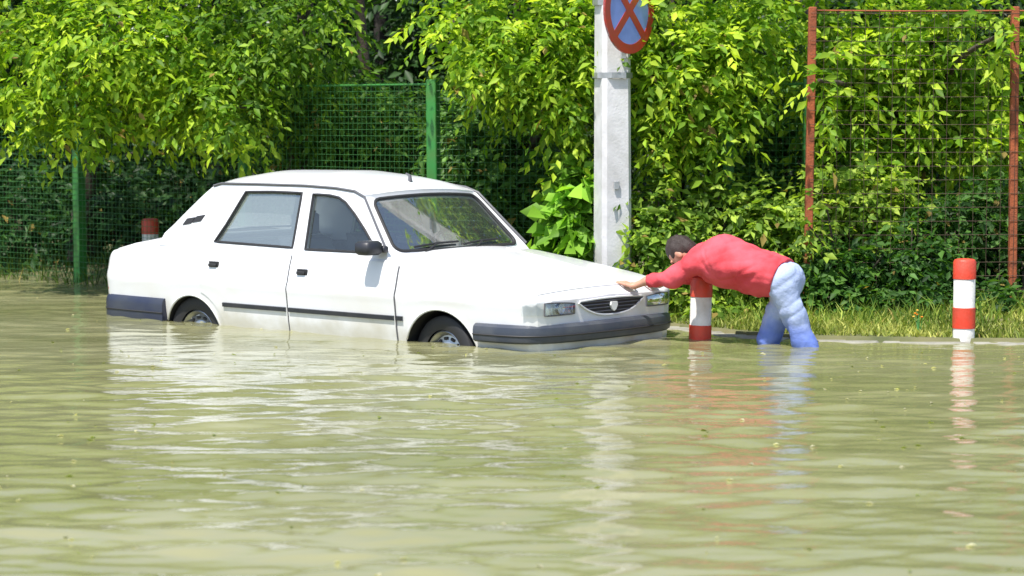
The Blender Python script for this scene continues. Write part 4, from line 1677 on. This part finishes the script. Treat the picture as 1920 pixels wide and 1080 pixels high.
# ------------------------------------------------------------------ grass on the verge
def grass(name, label, n, box_, h0, h1, base, warm, seed, sdmin=.03, sdmax=2.6):
    rng = np.random.RandomState(seed)
    x = rng.uniform(box_[0], box_[1], n)
    y = rng.uniform(box_[2], box_[3], n)
    sd = kerb_sd(x, y)
    dens = .55 + .45 * np.sin(x * 3.1 + 1.7 * np.sin(y * 2.3)) * np.sin(y * 4.1 + x)
    keep = (sd > sdmin) & (sd < sdmax) & (rng.rand(n) < dens + .35)
    x, y, sd = x[keep], y[keep], sd[keep]
    z = ground_z(x, y, sd)
    n = len(x)
    h = rng.uniform(h0, h1, n) * (0.6 + .8 * rng.rand(n) ** 2)
    lean = rng.normal(size=(n, 3)) * .35
    lean[:, 2] = 1
    lean = unit(lean)
    side = unit(np.cross(lean, unit(rng.normal(size=(n, 3)))))
    w = rng.uniform(.0035, .007, n)[:, None]
    b = np.stack([x, y, z - .01], 1)
    mid = b + lean * (h * .55)[:, None]
    bend = rng.normal(size=(n, 3)) * .4
    bend[:, 2] = -.1
    tip = b + lean * h[:, None] + bend * (h * .6)[:, None]
    V = np.stack([b - side * w, b + side * w, mid + side * w * .8, mid - side * w * .8, tip], 1).reshape(-1, 3)
    i = np.arange(n) * 5
    F = np.concatenate([np.stack([i, i + 1, i + 2], 1), np.stack([i, i + 2, i + 3], 1), np.stack([i + 3, i + 2, i + 4], 1)])
    g = rng.normal(size=n) + .8 * np.sin(x * 4 + y * 3)
    o = np_mesh(name, V, F, 'grass_blade', None, np.repeat(tints(rng, base, warm, g), 5, axis=0), kind='stuff')
    tag(o, label, 'grass')


grass('grass', 'short dry yellow-green grass on the verge between kerb and hedge', 52000, (1.0, 5.2, 15.5, 18.2), .03, .085, (.19, .26, .035), (.44, .44, .12), 91)
grass('tall_grass', 'tufts of taller green grass at the foot of the hedge', 6500, (.4, 5.0, 16.2, 18.0), .08, .20, (.12, .22, .025), (.30, .36, .06), 92, .25)
grass('fence_grass', 'dark grass along the foot of the wire fence at the left', 16000, (-7.0, .4, 17.6, 23.5), .10, .30, (.05, .11, .015), (.13, .20, .03), 93, .12, 1.6)

# pale flecks painted as glints of the water, mixed with bits of leaf
rd_ = np.random.RandomState(21)
n_ = 420
X, Y = rd_.uniform(-4.5, 4.5, n_), 7.8 + 13 * rd_.rand(n_) ** 1.3
cl_ = rd_.randint(0, 40, n_)
X = np.where(rd_.rand(n_) < .5, X[cl_] + rd_.normal(size=n_) * .25, X)
Y = np.where(rd_.rand(n_) < .5, Y[cl_] + rd_.normal(size=n_) * .4, Y)
ok = (kerb_sd(X, Y) < -.2) & (Y > 7.6)
X, Y = X[ok], Y[ok]
n_ = len(X)
a_ = rd_.rand(n_) * 6.28
D_ = np.stack([np.cos(a_), np.sin(a_), .04 * rd_.normal(size=n_)], 1)
N_ = unit(np.array([0, 0, 1.0]) + .12 * rd_.normal(size=(n_, 3)))
L_ = rd_.uniform(.012, .045, n_)
t_ = np.where(rd_.rand(n_, 1) < .55, np.array([[.55, .52, .36]]), np.array([[.20, .24, .05]])) * rd_.uniform(.6, 1.2, (n_, 1))
glints = leaf_mesh('glint_flecks', np.stack([X, Y, water_z(X, Y) + .004], 1), D_, N_, L_, L_ * .6, t_, 'leaf_bright')
tag(glints, 'scattered pale flecks painted as glints, with bits of leaf, on the brown water', 'glints')

# small weed with yellow and red flower heads at the kerb
weed = empty('flowering_weed', foot(2.76, 15.98))
tag(weed, 'small flowering weed in the grass left of the upright bollard', 'plant')
rg = np.random.RandomState(5)
for k in range(5):
    e = np.array([rg.normal() * .05, rg.normal() * .04, .10 + .10 * rg.rand()])
    V, F = tube([(0, 0, -.02), e * .6 + [.01, 0, 0], e], [.004, .003, .002], 5)
    st = mesh('stem', V, F, 'fence_green', weed)
    V, F = lathe([(0, -.007), (.007, -.004), (.010, .002), (.006, .006), (0, .007)], 8)
    mesh('flower_head', [np.array(p) + e for p in V], F, 'flower_yellow' if k % 2 else 'lamp_orange', st)
print('objects', len(bpy.data.objects), 'tris', sum(len(o.data.polygons) for o in bpy.data.objects if o.type == 'MESH'))
